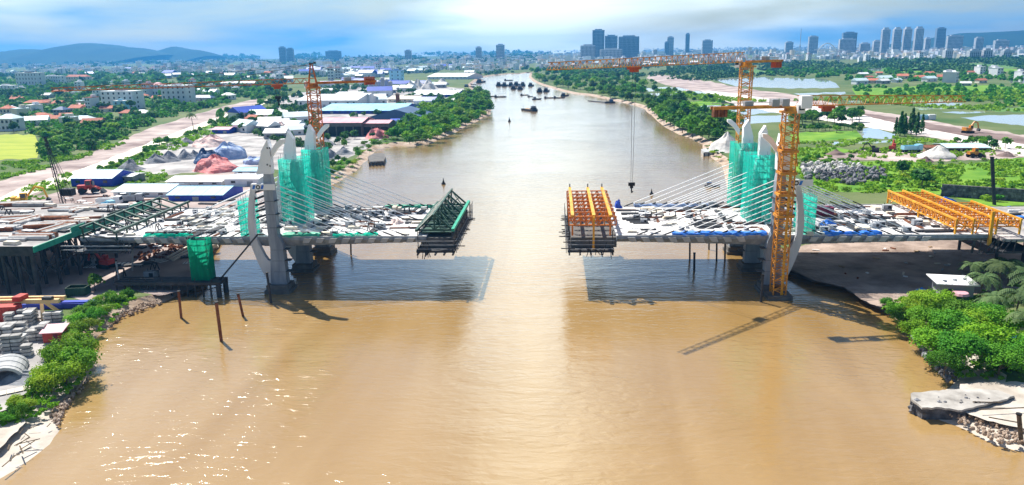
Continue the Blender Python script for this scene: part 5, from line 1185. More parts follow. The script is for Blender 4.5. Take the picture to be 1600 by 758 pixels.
# ================================================================ BUILDINGS
def frame(x0, x1, yb):
    a, b = G(x0, yb), G(x1, yb); d = b-a; d.z = 0; return a, b, math.atan2(d.y, d.x), d.length
def shed(label, x0, x1, yb, ye, yback, roof, wall, rise=0.22, cat='warehouse', name='warehouse', skew=0.0, open_=False, ridge_along=True, doors=0):
    """a shed from photo pixels: front foot line x0..x1 at yb, eaves at ye, far roof edge at yback"""
    a, b, rz, Lg = frame(x0, x1, yb); xm = (x0+x1)/2; pm = G(xm, yb); h = zat(xm, ye, pm.y)-2.0; h = max(h, 2.0)
    back = G(xm, yback, 2.0+h); dp = min(max(5.0, back.y-pm.y), 0.75*Lg+3)
    rz += skew; c = (a+b)/2; t = thingl(name, label, cat, c, rz); lm(label_short(label), c)
    AVOID.append((x0, x1, yback-3, yb+2))
    q = MB(); q.bx(-Lg/2, Lg/2, 0, dp, -0.2, h-0.02); q.build('wall', wall, t)
    for o in t.children: pass
    o = 0.6+0.01*Lg; r = min(dp*rise*0.5, 2+0.05*Lg) if ridge_along else min(Lg*rise*0.5, 8)
    nsh = max(1,min(14,int(Lg/6)))
    if ridge_along:
        for s in (0,1):
            ya, yc = (-o, dp/2) if s == 0 else (dp+o, dp/2)
            q = MB()
            q.prism([(-Lg/2-o,ya,h-0.05),(-Lg/2-o,yc,h+r),(-Lg/2-o,yc,h+r+0.22),(-Lg/2-o,ya,h+0.17)],(Lg+2*o,0,0)); q.build('roof_slope', roof, t)
            if s == 0 and dp*900/max(1,(c-Vector((0,0,CH))).length) > 9:
                for k in range(nsh): 
                    q = MB(); xx = -Lg/2+(k+0.5)*Lg/nsh; q.bar((xx,ya,h+0.19),(xx,yc,h+r+0.24),0.22,0.1); q.build('roof_seam', roof, t)
        for s in (-1,1):
            q = MB(); q.prism([(s*(Lg/2-0.12),0,h-0.03),(s*(Lg/2-0.12),dp,h-0.03),(s*(Lg/2-0.12),dp/2,h+r-0.02)],(s*0.1,0,0)); q.build('gable', wall, t)
        q = MB(); q.bx(-Lg/2-o,Lg/2+o,dp/2-0.25,dp/2+0.25,h+r+0.12,h+r+0.34); q.build('ridge_cap', roof, t)
    else:
        for s in (-1,1):
            q = MB(); q.prism([(s*(Lg/2+o),-o,h-0.05),(0,-o,h+r),(0,-o,h+r+0.22),(s*(Lg/2+o),-o,h+0.17)],(0,dp+2*o,0)); q.build('roof_slope', roof, t)
        q = MB(); q.prism([(-Lg/2,0.02,h-0.03),(Lg/2,0.02,h-0.03),(0,0.02,h+r-0.02)],(0,0.1,0)); q.build('gable', wall, t)
    nb = max(1,min(10,int(Lg/7)))
    for k in range(nb):
        xx = -Lg/2+(k+0.5)*Lg/nb
        if open_: q = MB(); q.bx(xx-Lg/nb*0.42,xx+Lg/nb*0.42,-0.06,-0.02,0.1,h*0.72); q.build('open_bay','black',t)
        elif k % 3 == 1: q = MB(); q.bx(xx-1.6,xx+1.6,-0.08,-0.02,0.0,min(3.6,h*0.7)); q.build('door','grey',t)
        else: q = MB(); q.bx(xx-1.2,xx+1.2,-0.07,-0.02,h*0.42,h*0.75); q.build('window','glass',t)
    return t
def label_short(l):
    w_ = l.split(); return 'the '+' '.join(w_[:4]) if w_[0] != 'the' else ' '.join(w_[:5])
WINME = {}
def winmesh(w, h):
    k = (round(w,1), round(h,1))
    if k not in WINME:
        q = MB(); q.box((0,-0.04,0),(w,0.08,h)); o = q.build('window','glass'); WINME[k] = o.data; bpy.data.objects.remove(o)
    return WINME[k]
def block(label, x0, x1, yb, yt, dp, fl, cols, wall='wall_white', roof='roof_white', cat='house', name='house', cap=None, gable=None, rzadd=0.0):
    a, b, rz, Lg = frame(x0, x1, yb); c = (a+b)/2; h = zat((x0+x1)/2, yt, c.y)-2.0; t = thingl(name, label, cat, c, rz+rzadd); lm(label_short(label), c)
    AVOID.append((x0, x1, yt, yb+2))
    q = MB(); q.bx(-Lg/2,Lg/2,0,dp,-0.2,h); q.build('wall',wall,t)
    if gable:
        q = MB(); q.prism([(-Lg/2-.8,-.8,h),(Lg/2+.8,-.8,h),(Lg/2+.8,dp+.8,h),(-Lg/2-.8,dp+.8,h)],(0,0,0.25)); q.build('eaves',roof,t)
        q = MB(); e = h+0.25; r = min(dp,Lg)*0.3; k = min(dp,Lg)*0.45
        q.add([(-Lg/2-.8,-.8,e),(Lg/2+.8,-.8,e),(Lg/2+.8,dp+.8,e),(-Lg/2-.8,dp+.8,e),(-Lg/2+k,dp/2,e+r),(Lg/2-k,dp/2,e+r)],[(0,1,5,4),(1,2,5),(2,3,4,5),(3,0,4),(3,2,1,0)]); q.build('roof',roof,t)
    else:
        q = MB(); q.bx(-Lg/2-.3,Lg/2+.3,-.3,dp+.3,h,h+0.5); q.build('parapet',roof,t)
        q = MB(); q.bx(-Lg/2*0.3,Lg/2*0.25,dp*0.3,dp*0.75,h+0.5,h+2.8); q.build('roof_hut',cap or wall,t)
    fh = h/fl
    for f in range(fl):
        if f: q = MB(); q.bx(-Lg/2-.12,Lg/2+.12,-.14,dp+.12,f*fh-0.12,f*fh+0.12); q.build('floor_band',wall,t)
        for k in range(cols):
            me = winmesh(min(2.4,Lg/cols*0.5), fh*0.45); o = obj('window',me,t); o.location = (-Lg/2+(k+0.5)*Lg/cols,-0.02,(f+0.55)*fh)
        o = obj('window',winmesh(min(2.4,dp*0.3),fh*0.45),t); o.location = (Lg/2+0.02,dp*0.4,(f+0.55)*fh); o.rotation_euler = (0,0,math.pi/2)
    return t
# --- village side
block('white school block with dark flat top storey at the left edge',27,60,139,114,22,4,7,cap='black',cat='school',name='school_building')
block('long white school wing right of the dark topped block',62,96,134,119,16,3,9,cat='school',name='school_building')
block('long low school wing with red roof among trees',104,136,131,120,16,2,8,'wall_cream','roof_red',gable=True,cat='school',name='school_building')
block('small white block of flats cut by the left picture edge',-8,18,148,134,18,3,5,cat='building',name='apartment_building')
block('large white villa with stepped grey upper storeys',160,210,171,143,22,4,6,cap='wall_grey',cat='villa',name='villa')
block('pale blue annex in front of the large white villa',178,196,173,158,8,2,2,'wall_blue' if False else 'roof_cyan','roof_white',cat='house')
block('narrow white house left of the large white villa',146,157,157,141,14,3,2,cat='house')
block('white four storey house with many small dark windows',254,292,163,134,22,4,5,cat='house')
block('pink roofed house left of the four storey white house',238,252,150,133,14,2,3,'wall_white','roof_pink',gable=True)
block('white house with wide blue gables at the left edge',-4,23,205,186,14,2,4,'wall_white','roof_pale',gable=True)
for i,(x0,x1,yb,yt,w_,r_,lb) in enumerate(((38,68,169,161,'wall_cream','roof_red','long low house with bright red roof among village trees'),(80,102,151,144,'wall_cream','roof_red','cream house with hipped red roof behind village trees'),(132,142,150,143,'wall_white','roof_red','small pink walled house with red roof near narrow white house'),(112,140,194,187,'wall_cream','roof_pale','low house with pale grey roof beside village grove'),(186,206,182,177,'wall_cream','roof_red','low red roofed shed at the dirt track corner'),(208,228,182,177,'wall_grey','roof_white','low white roofed shed right of the red roofed shed'),(48,72,189,182,'wall_cream','roof_red','dull red roofed house behind the yellow field'),(0,16,178,170,'wall_cream','roof_red','brown roofed house at the left edge'),(84,100,182,172,'wall_grey','roof_navy','small blue grey house among dark village trees'),(108,130,172,166,'wall_cream','roof_pink','pale pink roofed house in the village middle'),(212,226,158,150,'wall_white','roof_red','white house with red roof beside the large white villa'),(346,362,156,149,'wall_white','roof_white','white roofed house above the pale road'),(300,330,160,153,'wall_grey','roof_navy','dark grey roofed house above the pale road'),(345,400,138,130,'wall_grey','roof_pale','long grey hall under the red crane jib'))):
    block(lb,x0,x1,yb,yt,12,1 if yb-yt<9 else 2,3,w_,r_,gable=True)
# --- factory
shed('long white warehouse with green end behind the red crane',466,558,168,157,150,'roof_white','wall_white')
shed('wide cyan roofed hall behind the navy roof',500,626,178,173,166,'roof_cyan','wall_blue',0.15)
shed('navy hipped hall with dark roof beside the mangroves',575,662,192,184,167,'roof_navy','roof_navy',0.35,ridge_along=False)
shed('pink roofed open hall with dark bays',500,566,213,192,180,'roof_pink','concrete_dark',0.2,open_=True)
shed('lilac roofed open hall joined to the pink hall',568,608,212,193,181,'roof_pink','concrete_dark',0.2,open_=True)
shed('blue end hall at the corner of the factory yard',608,640,200,190,182,'roof_blue','wall_blue',0.2)
shed('long white roofed blue store near the river bend',642,712,152,148,143,'roof_white','wall_blue',0.2)
shed('cream low store below the pale sand heaps',606,652,160,155,151,'wood_pale','wall_cream',0.2)
shed('white low store right of the cream store',655,706,163,159,156,'roof_white','wall_cream',0.2)
shed('pale roof near the river behind sand heaps',668,730,124,120,115,'roof_white','wall_white',0.2)
shed('white hall beside the grey silos',524,562,160,148,138,'roof_white','wall_white',0.2)
shed('white plant building with dark windows beside silos',562,578,165,148,143,'roof_white','wall_white',0.2)
block('tall blue plant tower with white bands',609,627,132,110,14,4,2,'roof_cyan','roof_blue',cat='plant tower',name='plant_tower')
def silo(x, yb, yt, lb):
    p = G(x,yb); r = 3.2*mpp(p); zt_ = zat(x,yt,p.y); t = thing('silo',lb,'silo',p,0,'silos of the factory'); q = MB(); q.cone(p,r,r,2,zt_,14); q.build('drum','grey',t); q = MB(); q.cone(p,r*1.05,r*0.3,zt_,zt_+r*0.6,14); q.build('cap','grey',t)
    for k in range(3): q = MB(); z = 2+(zt_-2)*(k+1)/4; q.cone(p,r*1.04,r*1.04,z-0.2,z+0.2,14); q.build('hoop','grey',t)
for i in range(6): silo(581+6*i,150-2*(i%2),122+3*(i%3),f"grey cylindrical silo, {ORD[i]} from the white plant building")
p = G(622,165); t = thing('chimney','square brown chimney in the factory yard','chimney',p); q = MB(); q.bx(p.x-2.2,p.x+2.2,p.y-2,p.y+2,2,zat(622,146,p.y)); q.build('shaft','rust',t); q = MB(); zz=zat(622,146,p.y); q.bx(p.x-2.6,p.x+2.6,p.y-2.4,p.y+2.4,zz-1.5,zz-0.8); q.build('band','timber',t)
def heap(x, yb, wpx, hpx, m, lb, cat='heap', name='material_heap', rough=0.22, peak=1.0):
    p = G(x,yb); k = mpp(p); o = lump(name, m, p.x, p.y+wpx*k*0.35, 1.98, wpx*k/2, wpx*k*0.45, hpx*k*1.15, 30 if peak > 1 else 20, 12 if peak > 1 else 7, rough, None, peak); tag(o, lb, cat); lm(label_short(lb), p)
for x,y,w_,h_,lb in ((640,143,34,14,'largest pale sand heap behind the factory stores'),(668,142,34,15,'pale sand heap with steep tip near the bank'),(690,133,24,9,'small far sand heap near the river'),(652,139,26,13,'pale sand heap behind two larger ones')): heap(x,y,w_,h_,'gravel_pale',lb,'sand heap','sand_heap')
heap(586,217,40,13,'red_tarp','bright red tarpaulin heap in front of pink hall','covered heap','covered_heap',0.3,1.6)
for x,y,w_,h_,lb in ((512,250,36,14,'dark conical coal heap behind the scaffold'),(534,242,30,10,'dark coal heap next to conical one'),(505,228,34,10,'grey gravel heap under the red crane'),(432,208,26,9,'small grey gravel heap behind netted pylon')): heap(x,y,w_,h_,'gravel',lb,'gravel heap','gravel_heap')
heap(436,206,28,12,'pink_tarp','pale pink sheeted heap behind the pylon fins','covered heap','covered_heap',0.3,1.6)
# --- stock yard
for x,y,w_,h_,lb in ((238,256,36,13,'first grey gravel cone by road bushes'),(258,254,40,15,'largest grey gravel cone in the stock yard'),(284,250,34,14,'grey gravel cone behind the white patch'),(300,247,24,11,'brownish gravel cone beside the blue sheets'),(196,268,42,16,'dark gravel bank at stock yard corner'),(288,226,24,9,'grey gravel cone near roadside palm')): heap(x,y,w_,h_,'gravel',lb,'gravel heap','gravel_heap')
heap(326,270,78,20,'red_tarp','large red tarpaulin mound in the stock yard','covered heap','covered_heap',0.35,1.7)
heap(348,250,64,20,'blue_pale','large blue sheeted mound behind red mound','covered heap','covered_heap',0.35,1.7)
heap(316,256,48,16,'roof_navy','dark blue sheeted mound left of red mound','covered heap','covered_heap',0.35,1.7)
heap(322,230,56,14,'pink_tarp','pale pink sheeted mound near stock yard trees','covered heap','covered_heap',0.3,1.6)
heap(392,258,40,10,'blue_pale','low pale blue sheets heap beside pylon fin','covered heap','covered_heap',0.4,1.8)
shed('small blue shed with pale roof behind stock yard',332,358,209,203,196,'roof_pink','wall_blue',0.25)
# --- site offices
shed('blue gabled shed with pale cyan roof by the road',112,176,291,279,263,'roof_pale','wall_blue',0.3)
shed('pale grey flat store right of blue shed',176,208,286,276,268,'roof_white','wall_grey',0.1)
shed('long site office with pale cyan roof',178,262,308,300,288,'roof_pale','wall_white',0.18)
shed('bright cyan roofed canteen with deep blue walls',264,348,314,305,292,'roof_cyan','wall_blue',0.2)
shed('long white roofed office row behind canteen',262,346,291,284,275,'roof_white','wall_white',0.15)
shed('white boxy store with pale roof beside netted arm',352,404,291,280,272,'roof_white','wall_white',0.1)
shed('pale cyan roof shed behind boxy store',366,404,273,269,262,'roof_cyan','wall_white',0.15)
# --- far bank
shed('long low shed with pale roof by haul road',1480,1546,237,231,224,'roof_pale','wall_grey',0.12,open_=True)
shed('small brown shed beside haul road trees',1446,1470,238,231,226,'rust','timber',0.2)
BM('excavator','dark excavator with raised arm on haul road bend','excavator',1366,238,2.05,1.3,2.6,'steel_dark','excavator'); BM('excavator','red orange excavator with raised arm beside teal truck','excavator',1394,236,2.05,1.5,1.0,'red_paint','excavator'); lm('the red orange excavator', G(1394,236))
BM('dump_truck','teal dump truck on haul road by small brown shed','truck',1424,238,2.05,1.9,0.1,'roof_cyan','truck'); BM('loader','orange wheel loader beside the long low shed','loader',1522,246,2.05,1.7,0.2,'crane_orange','loader')
BM('excavator','orange excavator with long arm digging the dark furrow','excavator',1512,208,2.05,1.9,0.3,'crane_orange','excavator')
container('blue container on the pale dirt road by fish ponds', G(1441,187,2.1), 8, 4, 4, 'roof_cyan'); container('white container beside the blue container on dirt road', G(1455,187,2.1), 6, 4, 4.5, 'white')
heap(1476,249,66,17,'gravel_pale','tall pale sand heap by haul road','sand heap','sand_heap'); heap(1450,254,26,8,'dirt_dark','low brown earth heap before pale sand heap','earth heap','earth_heap'); heap(1578,246,30,7,'dirt_dark','low brown earth heap at right edge','earth heap','earth_heap'); heap(1310,243,34,7,'dirt_dark','brown earth heap on meadow edge','earth heap','earth_heap'); heap(1140,238,60,26,'gravel_pale','pale sand heap on far bank behind far pylon','sand heap','sand_heap'); heap(1158,240,40,14,'dirt','pinkish sand bank behind far pylon','sand heap','sand_heap')
rubble('rock_pile','pile of pale grey boulders on the meadow behind orange crane',[(1252,264),(1275,258),(1350,260),(1345,270),(1290,272),(1256,276)],150,1.0,2.2,'rock_pale',2.0,'rock pile',2.4)
rubble('rock_pile','pile of black stone in front of pale boulders',[(1256,276),(1290,270),(1380,264),(1385,280),(1340,290),(1262,284)],170,1.0,2.0,'rock',2.0,'rock pile',2.0)
# stone retaining wall
rw = thing('retaining_wall','dark stone retaining wall behind the yellow traveller','wall',G(1540,308)); a, b2 = G(1470,306), G(1640,318); lm('the dark stone retaining wall', (a+b2)/2)
q = MB(); q.bar(a+Vector((0,0,2.6)),b2+Vector((0,0,2.6)),1.0,5.6); q.build('wall_core','concrete_dark',rw)
for i in range(34):
    for j in range(4):
        f = (i+0.5*(j%2)+random.uniform(-.1,.1))/34; P = a.lerp(b2,f)+Vector((0,-0.55,0.7+1.35*j)); q = MB(); q.box(P,((b2-a).length/34*0.9,0.35+random.uniform(0,.25),1.15),math.atan2((b2-a).y,(b2-a).x)); q.build('stone','rock',rw)
mound('bright blue tarpaulin heap behind the tall dark post', 1572, 336, 2.05, 5.0, 3.0, 3.4, 'blue_tarp')
mound('smaller blue tarpaulin heap left of the tall dark post', 1478, 318, 2.05, 4.5, 2.2, 3.0, 'blue_tarp')
# stone jetty on the town bank, ramp on the far bank
for lb, P, m in (('dark stone jetty jutting from the town bank upriver',[(575,252),(585,246),(600,246),(603,252),(600,259),(578,260)],'concrete_dark'),('pale concrete ramp at the far bank water edge',[(1095,240),(1108,238),(1128,238),(1128,243),(1100,245)],'concrete')):
    c = G(*P[0],0); t = thing('stone_jetty' if 'dark' in lb else 'boat_ramp',lb,'jetty',c); q = MB(); q.prism([G(x,y,-0.5) for x,y in P],(0,0,3.0)); q.build('body',m,t)
    for i in range(5): q = MB(); f=i/4; A=G(P[-2][0],P[-2][1],0).lerp(G(P[-1][0],P[-1][1],0),f); q.box((A.x,A.y-0.3,1.2),(0.9,0.9,2.6)); q.build('fender_post','steel_dark',t)
# crawler crane with lattice boom among the site yard
p = G(112,345,2.0); cc = thing('crawler_crane','dark crawler crane with thin lattice boom leaning left over the yard','crawler crane',p); lm('the dark crawler crane', p)
q = MB()
for s in (-1.6,1.6): q.box((p.x,p.y+s,2.6),(6,1.0,1.3))
q.build('tracks' if False else 'track_frame','tyre',cc); q = MB(); q.box((p.x+0.8,p.y,4.6),(5.5,3,2.6)); q.build('body','steel_dark',cc)
tip = PV(70,214,p.y+6); foot = Vector((p.x-2,p.y,4.5)); d = (tip-foot).normalized(); e = Vector((0,1,0)); u = d.cross(e).normalized()
q = MB(); nb = 16; W_ = 0.8
for a_ in (-1,1):
    for b_ in (-1,1): q.bar(foot+e*a_*W_+u*b_*W_,tip+e*a_*0.3+u*b_*0.3,0.2)
for i in range(nb):
    A, B_ = foot.lerp(tip,i/nb), foot.lerp(tip,(i+1)/nb); s = (-1)**i
    for a_ in (-1,1): q.bar(A+e*a_*W_+u*s*W_,B_+e*a_*W_-u*s*W_,0.12)
q.build('lattice_boom','steel_dark',cc)
for k in range(3): q = MB(); q.bar(tip,Vector((p.x+3,p.y-1+k,6.5)),0.1); q.build('pendant_line','steel_dark',cc)
bk = PV(106,300,p.y+3); q = MB(); q.box(bk,(5.0,3.4,3.0)); q.build('man_basket','black',cc)
for k in (-1,1): q = MB(); q.bar(tip+Vector((k*0.3,0,0)),bk+Vector((k*1.6,0,1.5)),0.1); q.build('hoist_rope','steel_dark',cc)
# --- boats
def barge(name='river_barge'):
    t = thing(name, None, None); q = MB(); Lh, Wh = 20, 5.4
    q.v = []; pr = lambda z,k: [(-Lh*k,-Wh*k,z),(Lh*0.72,-Wh*k,z),(Lh*k,-Wh*0.25,z),(Lh*k,Wh*0.25,z),(Lh*0.72,Wh*k,z),(-Lh*k,Wh*k,z)]
    lo, hi_ = pr(-0.8,0.92), pr(2.4,1.0); q.add(lo+hi_, [(i,(i+1)%6,6+(i+1)%6,6+i) for i in range(6)]+[(5,4,3,2,1,0),(6,7,8,9,10,11)]); q.build('hull','hull',t)
    q = MB(); 
    for s in (-1,1): q.bx(-Lh*0.95,Lh*0.7,s*Wh*0.92-0.12,s*Wh*0.92+0.12,2.35,3.1)
    q.build('coaming','steel_dark',t); q = MB(); q.prism([(-8,-4.2,2.42),(13,-4.2,2.42),(11,0,4.4),(-6,0,4.4)],(0,0.01,0)); 
    lump('cargo','timber',3.0,0,2.4,10.5,4.2,2.0,14,5,0.2,t); q = MB(); q.bx(-18.5,-12,-3.8,3.8,2.4,5.6); c = q.build('wheelhouse','hull',t); q = MB(); q.bx(-17.5,-13,-3,3,5.6,7.8); q.build('upper_cabin','wall_grey',t); q = MB(); q.bx(-12.98,-12.9,-2.6,2.6,6.2,7.2); q.build('window','glass',c); q = MB(); q.bx(-19,-11.5,-4.2,4.2,7.8,8.05); q.build('cabin_roof','roof_navy',t)
    q = MB(); q.bar((17,0,2.4),(17,0,7),0.25); q.build('mast','steel_dark',t); return t
def small_boat(): 
    t = thing('work_boat', None, None); q = MB(); lo = [(-6,-1.6,-0.4),(4,-1.6,-0.4),(7,0,-0.2),(4,1.6,-0.4),(-6,1.6,-0.4)]; hi_ = [(-6.3,-2.1,1.5),(4,-2.1,1.5),(8,0,2.2),(4,2.1,1.5),(-6.3,2.1,1.5)]
    q.add(lo+hi_,[(i,(i+1)%5,5+(i+1)%5,5+i) for i in range(5)]+[(4,3,2,1,0),(5,6,7,8,9)]); q.build('hull','hull',t); q = MB(); q.bx(-4.5,-0.5,-1.4,1.4,1.5,3.8); q.build('cabin','wall_grey',t); q = MB(); q.bx(-4.9,0,-1.7,1.7,3.8,4.0); q.build('cabin_roof','roof_navy',t); return t
BG, SB = barge(), small_boat()
lm('the big dark barge in midstream', G(822,172,0)); lm('the row of moored barges', G(800,133,0)); lm('the moored boats at town bank', G(755,148,0)); lm('the raft of boats near far bank', G(870,152,0))
for x,y,w_,rz,pr in ((752,129,9,1.4,0),(795,126,11,0.2,0),(780,134,9,1.57,0),(789,134.5,9,1.57,0),(799,134,9,1.57,0),(808,133.5,9,1.5,0),(817,134,9,1.6,0),(830,134.5,8,1.5,0),(803,139,9,1.57,0),(813,139.5,9,1.57,0),(843,143.5,10,1.6,0),(854,143,9,1.5,0),(819.6,149,11,0.6,0),(858.5,153.5,13,0.15,0),(873.7,153.5,14,0.1,0),(883,150,8,1.3,0),(838,155.5,15,0.08,1),(782,152,15,0.2,0),(768,151,11,0.3,0),(756,149,11,1.2,0),(748,140.5,10,0.5,0),(740,132.5,8,0.4,0),(828,151.5,9,0.1,1),(734,137,8,1.2,0),(744,146,8,0.9,0)):
    p = G(x,y,0); o = place((BG,SB)[pr], p, rz+0.0, w_*mpp(p)/((12 if abs(rz)>1 else 32) if pr == 0 else 15)*1.05); o['category'] = 'barge' if pr == 0 else 'boat'
    later(o, 'dark river barge' if pr == 0 else 'small dark work boat', 'barges moored on the river')
p = G(826,173,0); o = place(BG,p,math.radians(122),mpp(p)*20/20,'largest dark barge under way alone in midstream'); o['category'] = 'barge'
p = G(1112,292,0); o = place(SB,p,-0.1,mpp(p)*26/15,'dark work boat lying behind the far stay cables'); o['category']='boat'
p = G(953,161,0); t = thing('dredger','small dark dredger with long pipe off the far bank','dredger',p); s = mpp(p); q = MB(); q.box((p.x,p.y,0.8),(16*s,5*s,2.2)); q.build('hull','hull',t); q = MB(); q.box((p.x+2*s,p.y,3.2),(6*s,3*s,2.8)); q.build('cabin','roof_navy',t); q = MB(); q.bar((p.x-8*s,p.y,1),(G(919,158,0).x,G(919,158,0).y,0.4),1.2,None,8); q.build('suction_pipe','hull',t); q = MB(); q.bar((p.x-4*s,p.y,2),(p.x-7*s,p.y,6),0.5); q.build('derrick','hull',t)
# ================================================================ THE FAR PLAIN: towers, village houses, far woods
def tower(label, x0, x1, yt, D, m='tower_blue', bands=6, crown=0, name='tower_block', dp=26):
    a, b = PV(x0,yt,D), PV(x1,yt,D); w_ = b.x-a.x; h = (a.z+b.z)/2; c = Vector(((a.x+b.x)/2,D,2)); t = thing(name,label,'tower block',c); q = MB(); q.bx(a.x,b.x,D,D+dp,1.5,h); q.build('shaft',m,t)
    n = max(2,int(w_/7)); 
    for i in range(n):
        q = MB(); xx = a.x+(i+0.5)*w_/n; q.bx(xx-w_/n*0.22,xx+w_/n*0.22,D-0.6,D-0.05,8,h-5); q.build('window_strip','glass',t)
    for k in range(bands): z = 2+(h-2)*(k+1)/(bands+1); q = MB(); q.bx(a.x-0.4,b.x+0.4,D-1.0,D+dp+0.4,z-0.8,z+0.8); q.build('floor_band',m,t)
    q = MB(); q.bx(a.x+w_*0.2,b.x-w_*0.2,D+4,D+dp-4,h,h+6+crown); q.build('roof_plant',m,t)
    if crown: q = MB(); q.prism([(a.x,D,h),(b.x,D,h),((a.x+b.x)/2,D,h+crown)],(0,dp,0)); q.build('crown',m,t)
    return t
T = 'tower_blue'; TG = 'tower_grey'
for args in (('tallest blue tower of the central riverside group',926,944.5,47,4600,T,8),('stepped blue tower right of the tallest central one',945.5,965,56,4700,T,6),('widest blue slab tower of the central group',967,999,57,4500,T,9),('pale podium block at the foot of central towers',907,930,71,4300,TG,3),('long pale hotel block before central towers',938,972,77,4200,TG,4),('slim slanted tower between central group and crane',1043,1053,58,5600,TG,5),('low dark block left of slim slanted tower',1039,1045,66,5500,T,3),('lone slim tower left of the tallest crane mast',1072,1078,53,5600,T,8),('stepped pale block left of crane mast',1098,1114,63,5600,TG,4),('twin pale block right of crane jib end',1265,1279,57,5600,TG,4),('broad dark slab tower on the right skyline',1318,1340,51,5200,T,6),('pale lower block before broad dark slab',1313,1338,61,5000,TG,3),
 ('first grey tower of the four alike, leftmost',1380,1392,46,5000,TG,9,6),('second grey tower of the four alike',1398,1410,45.5,5000,TG,9,6),('third grey tower of the four alike',1414.5,1426,45,5000,TG,9,6),('fourth grey tower of the four alike, rightmost',1432,1444.5,44.5,5000,TG,9,6),('dark blue tower right of four grey towers',1465,1479,44,5400,T,7),('pale broad block right of dark blue tower',1482,1506,56,5200,TG,4),('pale block at far right with flat top',1526,1538,59,5200,TG,3),('wide low block near right picture edge',1556,1578,63,5000,TG,3),('pale grey block low before right skyline',1478,1490,78,3300,TG,3),('white cluster block low before right skyline',1516,1534,79,3200,TG,3),('white stepped block near right picture edge',1538,1552,78,3200,TG,3),('pale block at right picture edge',1569,1582,79,3300,TG,3),
 ('left one of twin dark towers on left horizon',435,444.5,74,5200,T,5),('right one of twin dark towers on left horizon',447,457,76,5200,T,5),('small block left of the river bend skyline',743,752,74,5000,TG,3),('pale wide block above the river bend',775,788,70,5000,TG,4),('low far block on left horizon',508,532,80,6500,T,2),('low pale block over left plain',632,642,79,5200,TG,2),('mid block behind orange crane jib',1228,1240,66,5800,TG,3),('small block right of broad dark slab',1345,1360,68,5200,TG,3),('small block left of four grey towers',1366,1377,64,5200,TG,3),('narrow block between grey towers and dark tower',1447,1455,60,5200,TG,3)):
    tower(*args[:5], args[5], args[6], args[7] if len(args) > 7 else 0)
p = PV(1252,45,5400); t = thing('lattice_mast','thin tall mast on the skyline right of crane','mast',(p.x,5400,2)); q = MB(); q.bar((p.x,5400,2),(p.x,5400,p.z),3.4); q.build('shaft','tower_grey',t); q = MB(); q.bx(p.x-4,p.x+4,5396,5404,60,66); q.build('platform','tower_grey',t)
t = thing('arch_bridge','white arched bridge far off below right skyline','bridge',PV(1293,78,4200)); q = MB(); pts = [PV(1279+2.8*i,78-10.5*math.sin(math.pi*i/10),4200) for i in range(11)]
for A,B_ in zip(pts,pts[1:]): q.bar(A,B_,4.0)
q.build('arch','white',t); q = MB(); q.bar(PV(1272,78,4200),PV(1318,77.6,4200),4,3); q.build('deck','white',t); q = MB()
for i in range(2,9): q.bar(pts[i],PV(1279+2.8*i,78,4200),1.2)
q.build('hangers' if False else 'hanger_set','white',t)
# --- village and town houses: prototypes, then copies
def house_proto(kind):
    t = thing('village_house', None, None)
    if kind < 3:
        w_, d_, h = ((9,14,11),(7,12,15),(12,10,7))[kind]; wl_ = ('wall_white','wall_white','wall_cream')[kind]
        q = MB(); q.bx(-w_/2,w_/2,-d_/2,d_/2,-.3,h); q.build('wall',wl_,t); q = MB(); q.bx(-w_/2-.3,w_/2+.3,-d_/2-.3,d_/2+.3,h,h+.5); q.build('roof',('roof_white','roof_red','roof_pale')[kind],t)
        q = MB(); q.bx(-w_/4,w_/4,0,d_/3,h+.5,h+3); q.build('roof_hut',wl_,t)
        for f in range(int(h/3.6)):
            for x in (-.27,.27): q = MB(); q.bx(x*w_-1,x*w_+1,-d_/2-.08,-d_/2-.02,f*3.6+1.2,f*3.6+2.8); q.build('window','glass',t)
    else:
        w_, d_, h = ((12,9,4),(16,10,4.5),(22,13,6),(14,9,4))[kind-3]; rf = ('roof_red','roof_pale','roof_blue','roof_white')[kind-3]; q = MB(); q.bx(-w_/2,w_/2,-d_/2,d_/2,-.3,h); q.build('wall',('wall_cream','wall_white','wall_white','wall_grey')[kind-3],t); q = MB(); q.prism([(-w_/2-.6,-d_/2-.7,h-.1),(-w_/2-.6,0,h+d_*.28),(-w_/2-.6,d_/2+.7,h-.1)],(w_+1.2,0,0)); q.build('roof',rf,t)
        for x in (-.3,.3): q = MB(); q.bx(x*w_-1,x*w_+1,-d_/2-.08,-d_/2-.02,1.2,2.6); q.build('window','glass',t)
    return t
HP = [house_proto(k) for k in range(7)]
HD = ['white flat roofed house','tall narrow white house','cream house with pale flat roof','low house with red gable roof','low white house with pale gable roof','hall with blue gable roof','grey house with white gable roof']
def houses(poly, n, ks, sc, group, mind=9):
    xs = [p[0] for p in poly]; ys = [p[1] for p in poly]; got = []; tries = 0
    while len(got) < n and tries < n*50:
        tries += 1; x, y = random.uniform(min(xs),max(xs)), random.uniform(min(ys),max(ys))
        if not inside((x,y),poly) or any(a[0]-3 < x < a[1]+3 and a[2]-1 < y < a[3]+1 for a in AVOID) or any(abs(x-a)<mind and abs(y-b)<mind*0.35 for a,b in got): continue
        got.append((x,y)); k = random.choice(ks); o = place(HP[k], G(x,y,2.0), random.gauss(0.05,0.35), sc*random.uniform(.85,1.3)); o['category'] = 'house'; later(o, HD[k], group)
houses([(0,128),(200,122),(430,128),(400,150),(300,160),(215,180),(150,200),(60,205),(0,200)], 50, (0,1,2,3,3,4,6), 1.15, 'houses of the village on the left plain', 11)
houses([(0,110),(250,106),(470,112),(500,130),(440,130),(200,120),(0,124)], 60, (0,1,3,3,4,4,6,5), 1.7, 'houses of the far village on the left plain', 8)
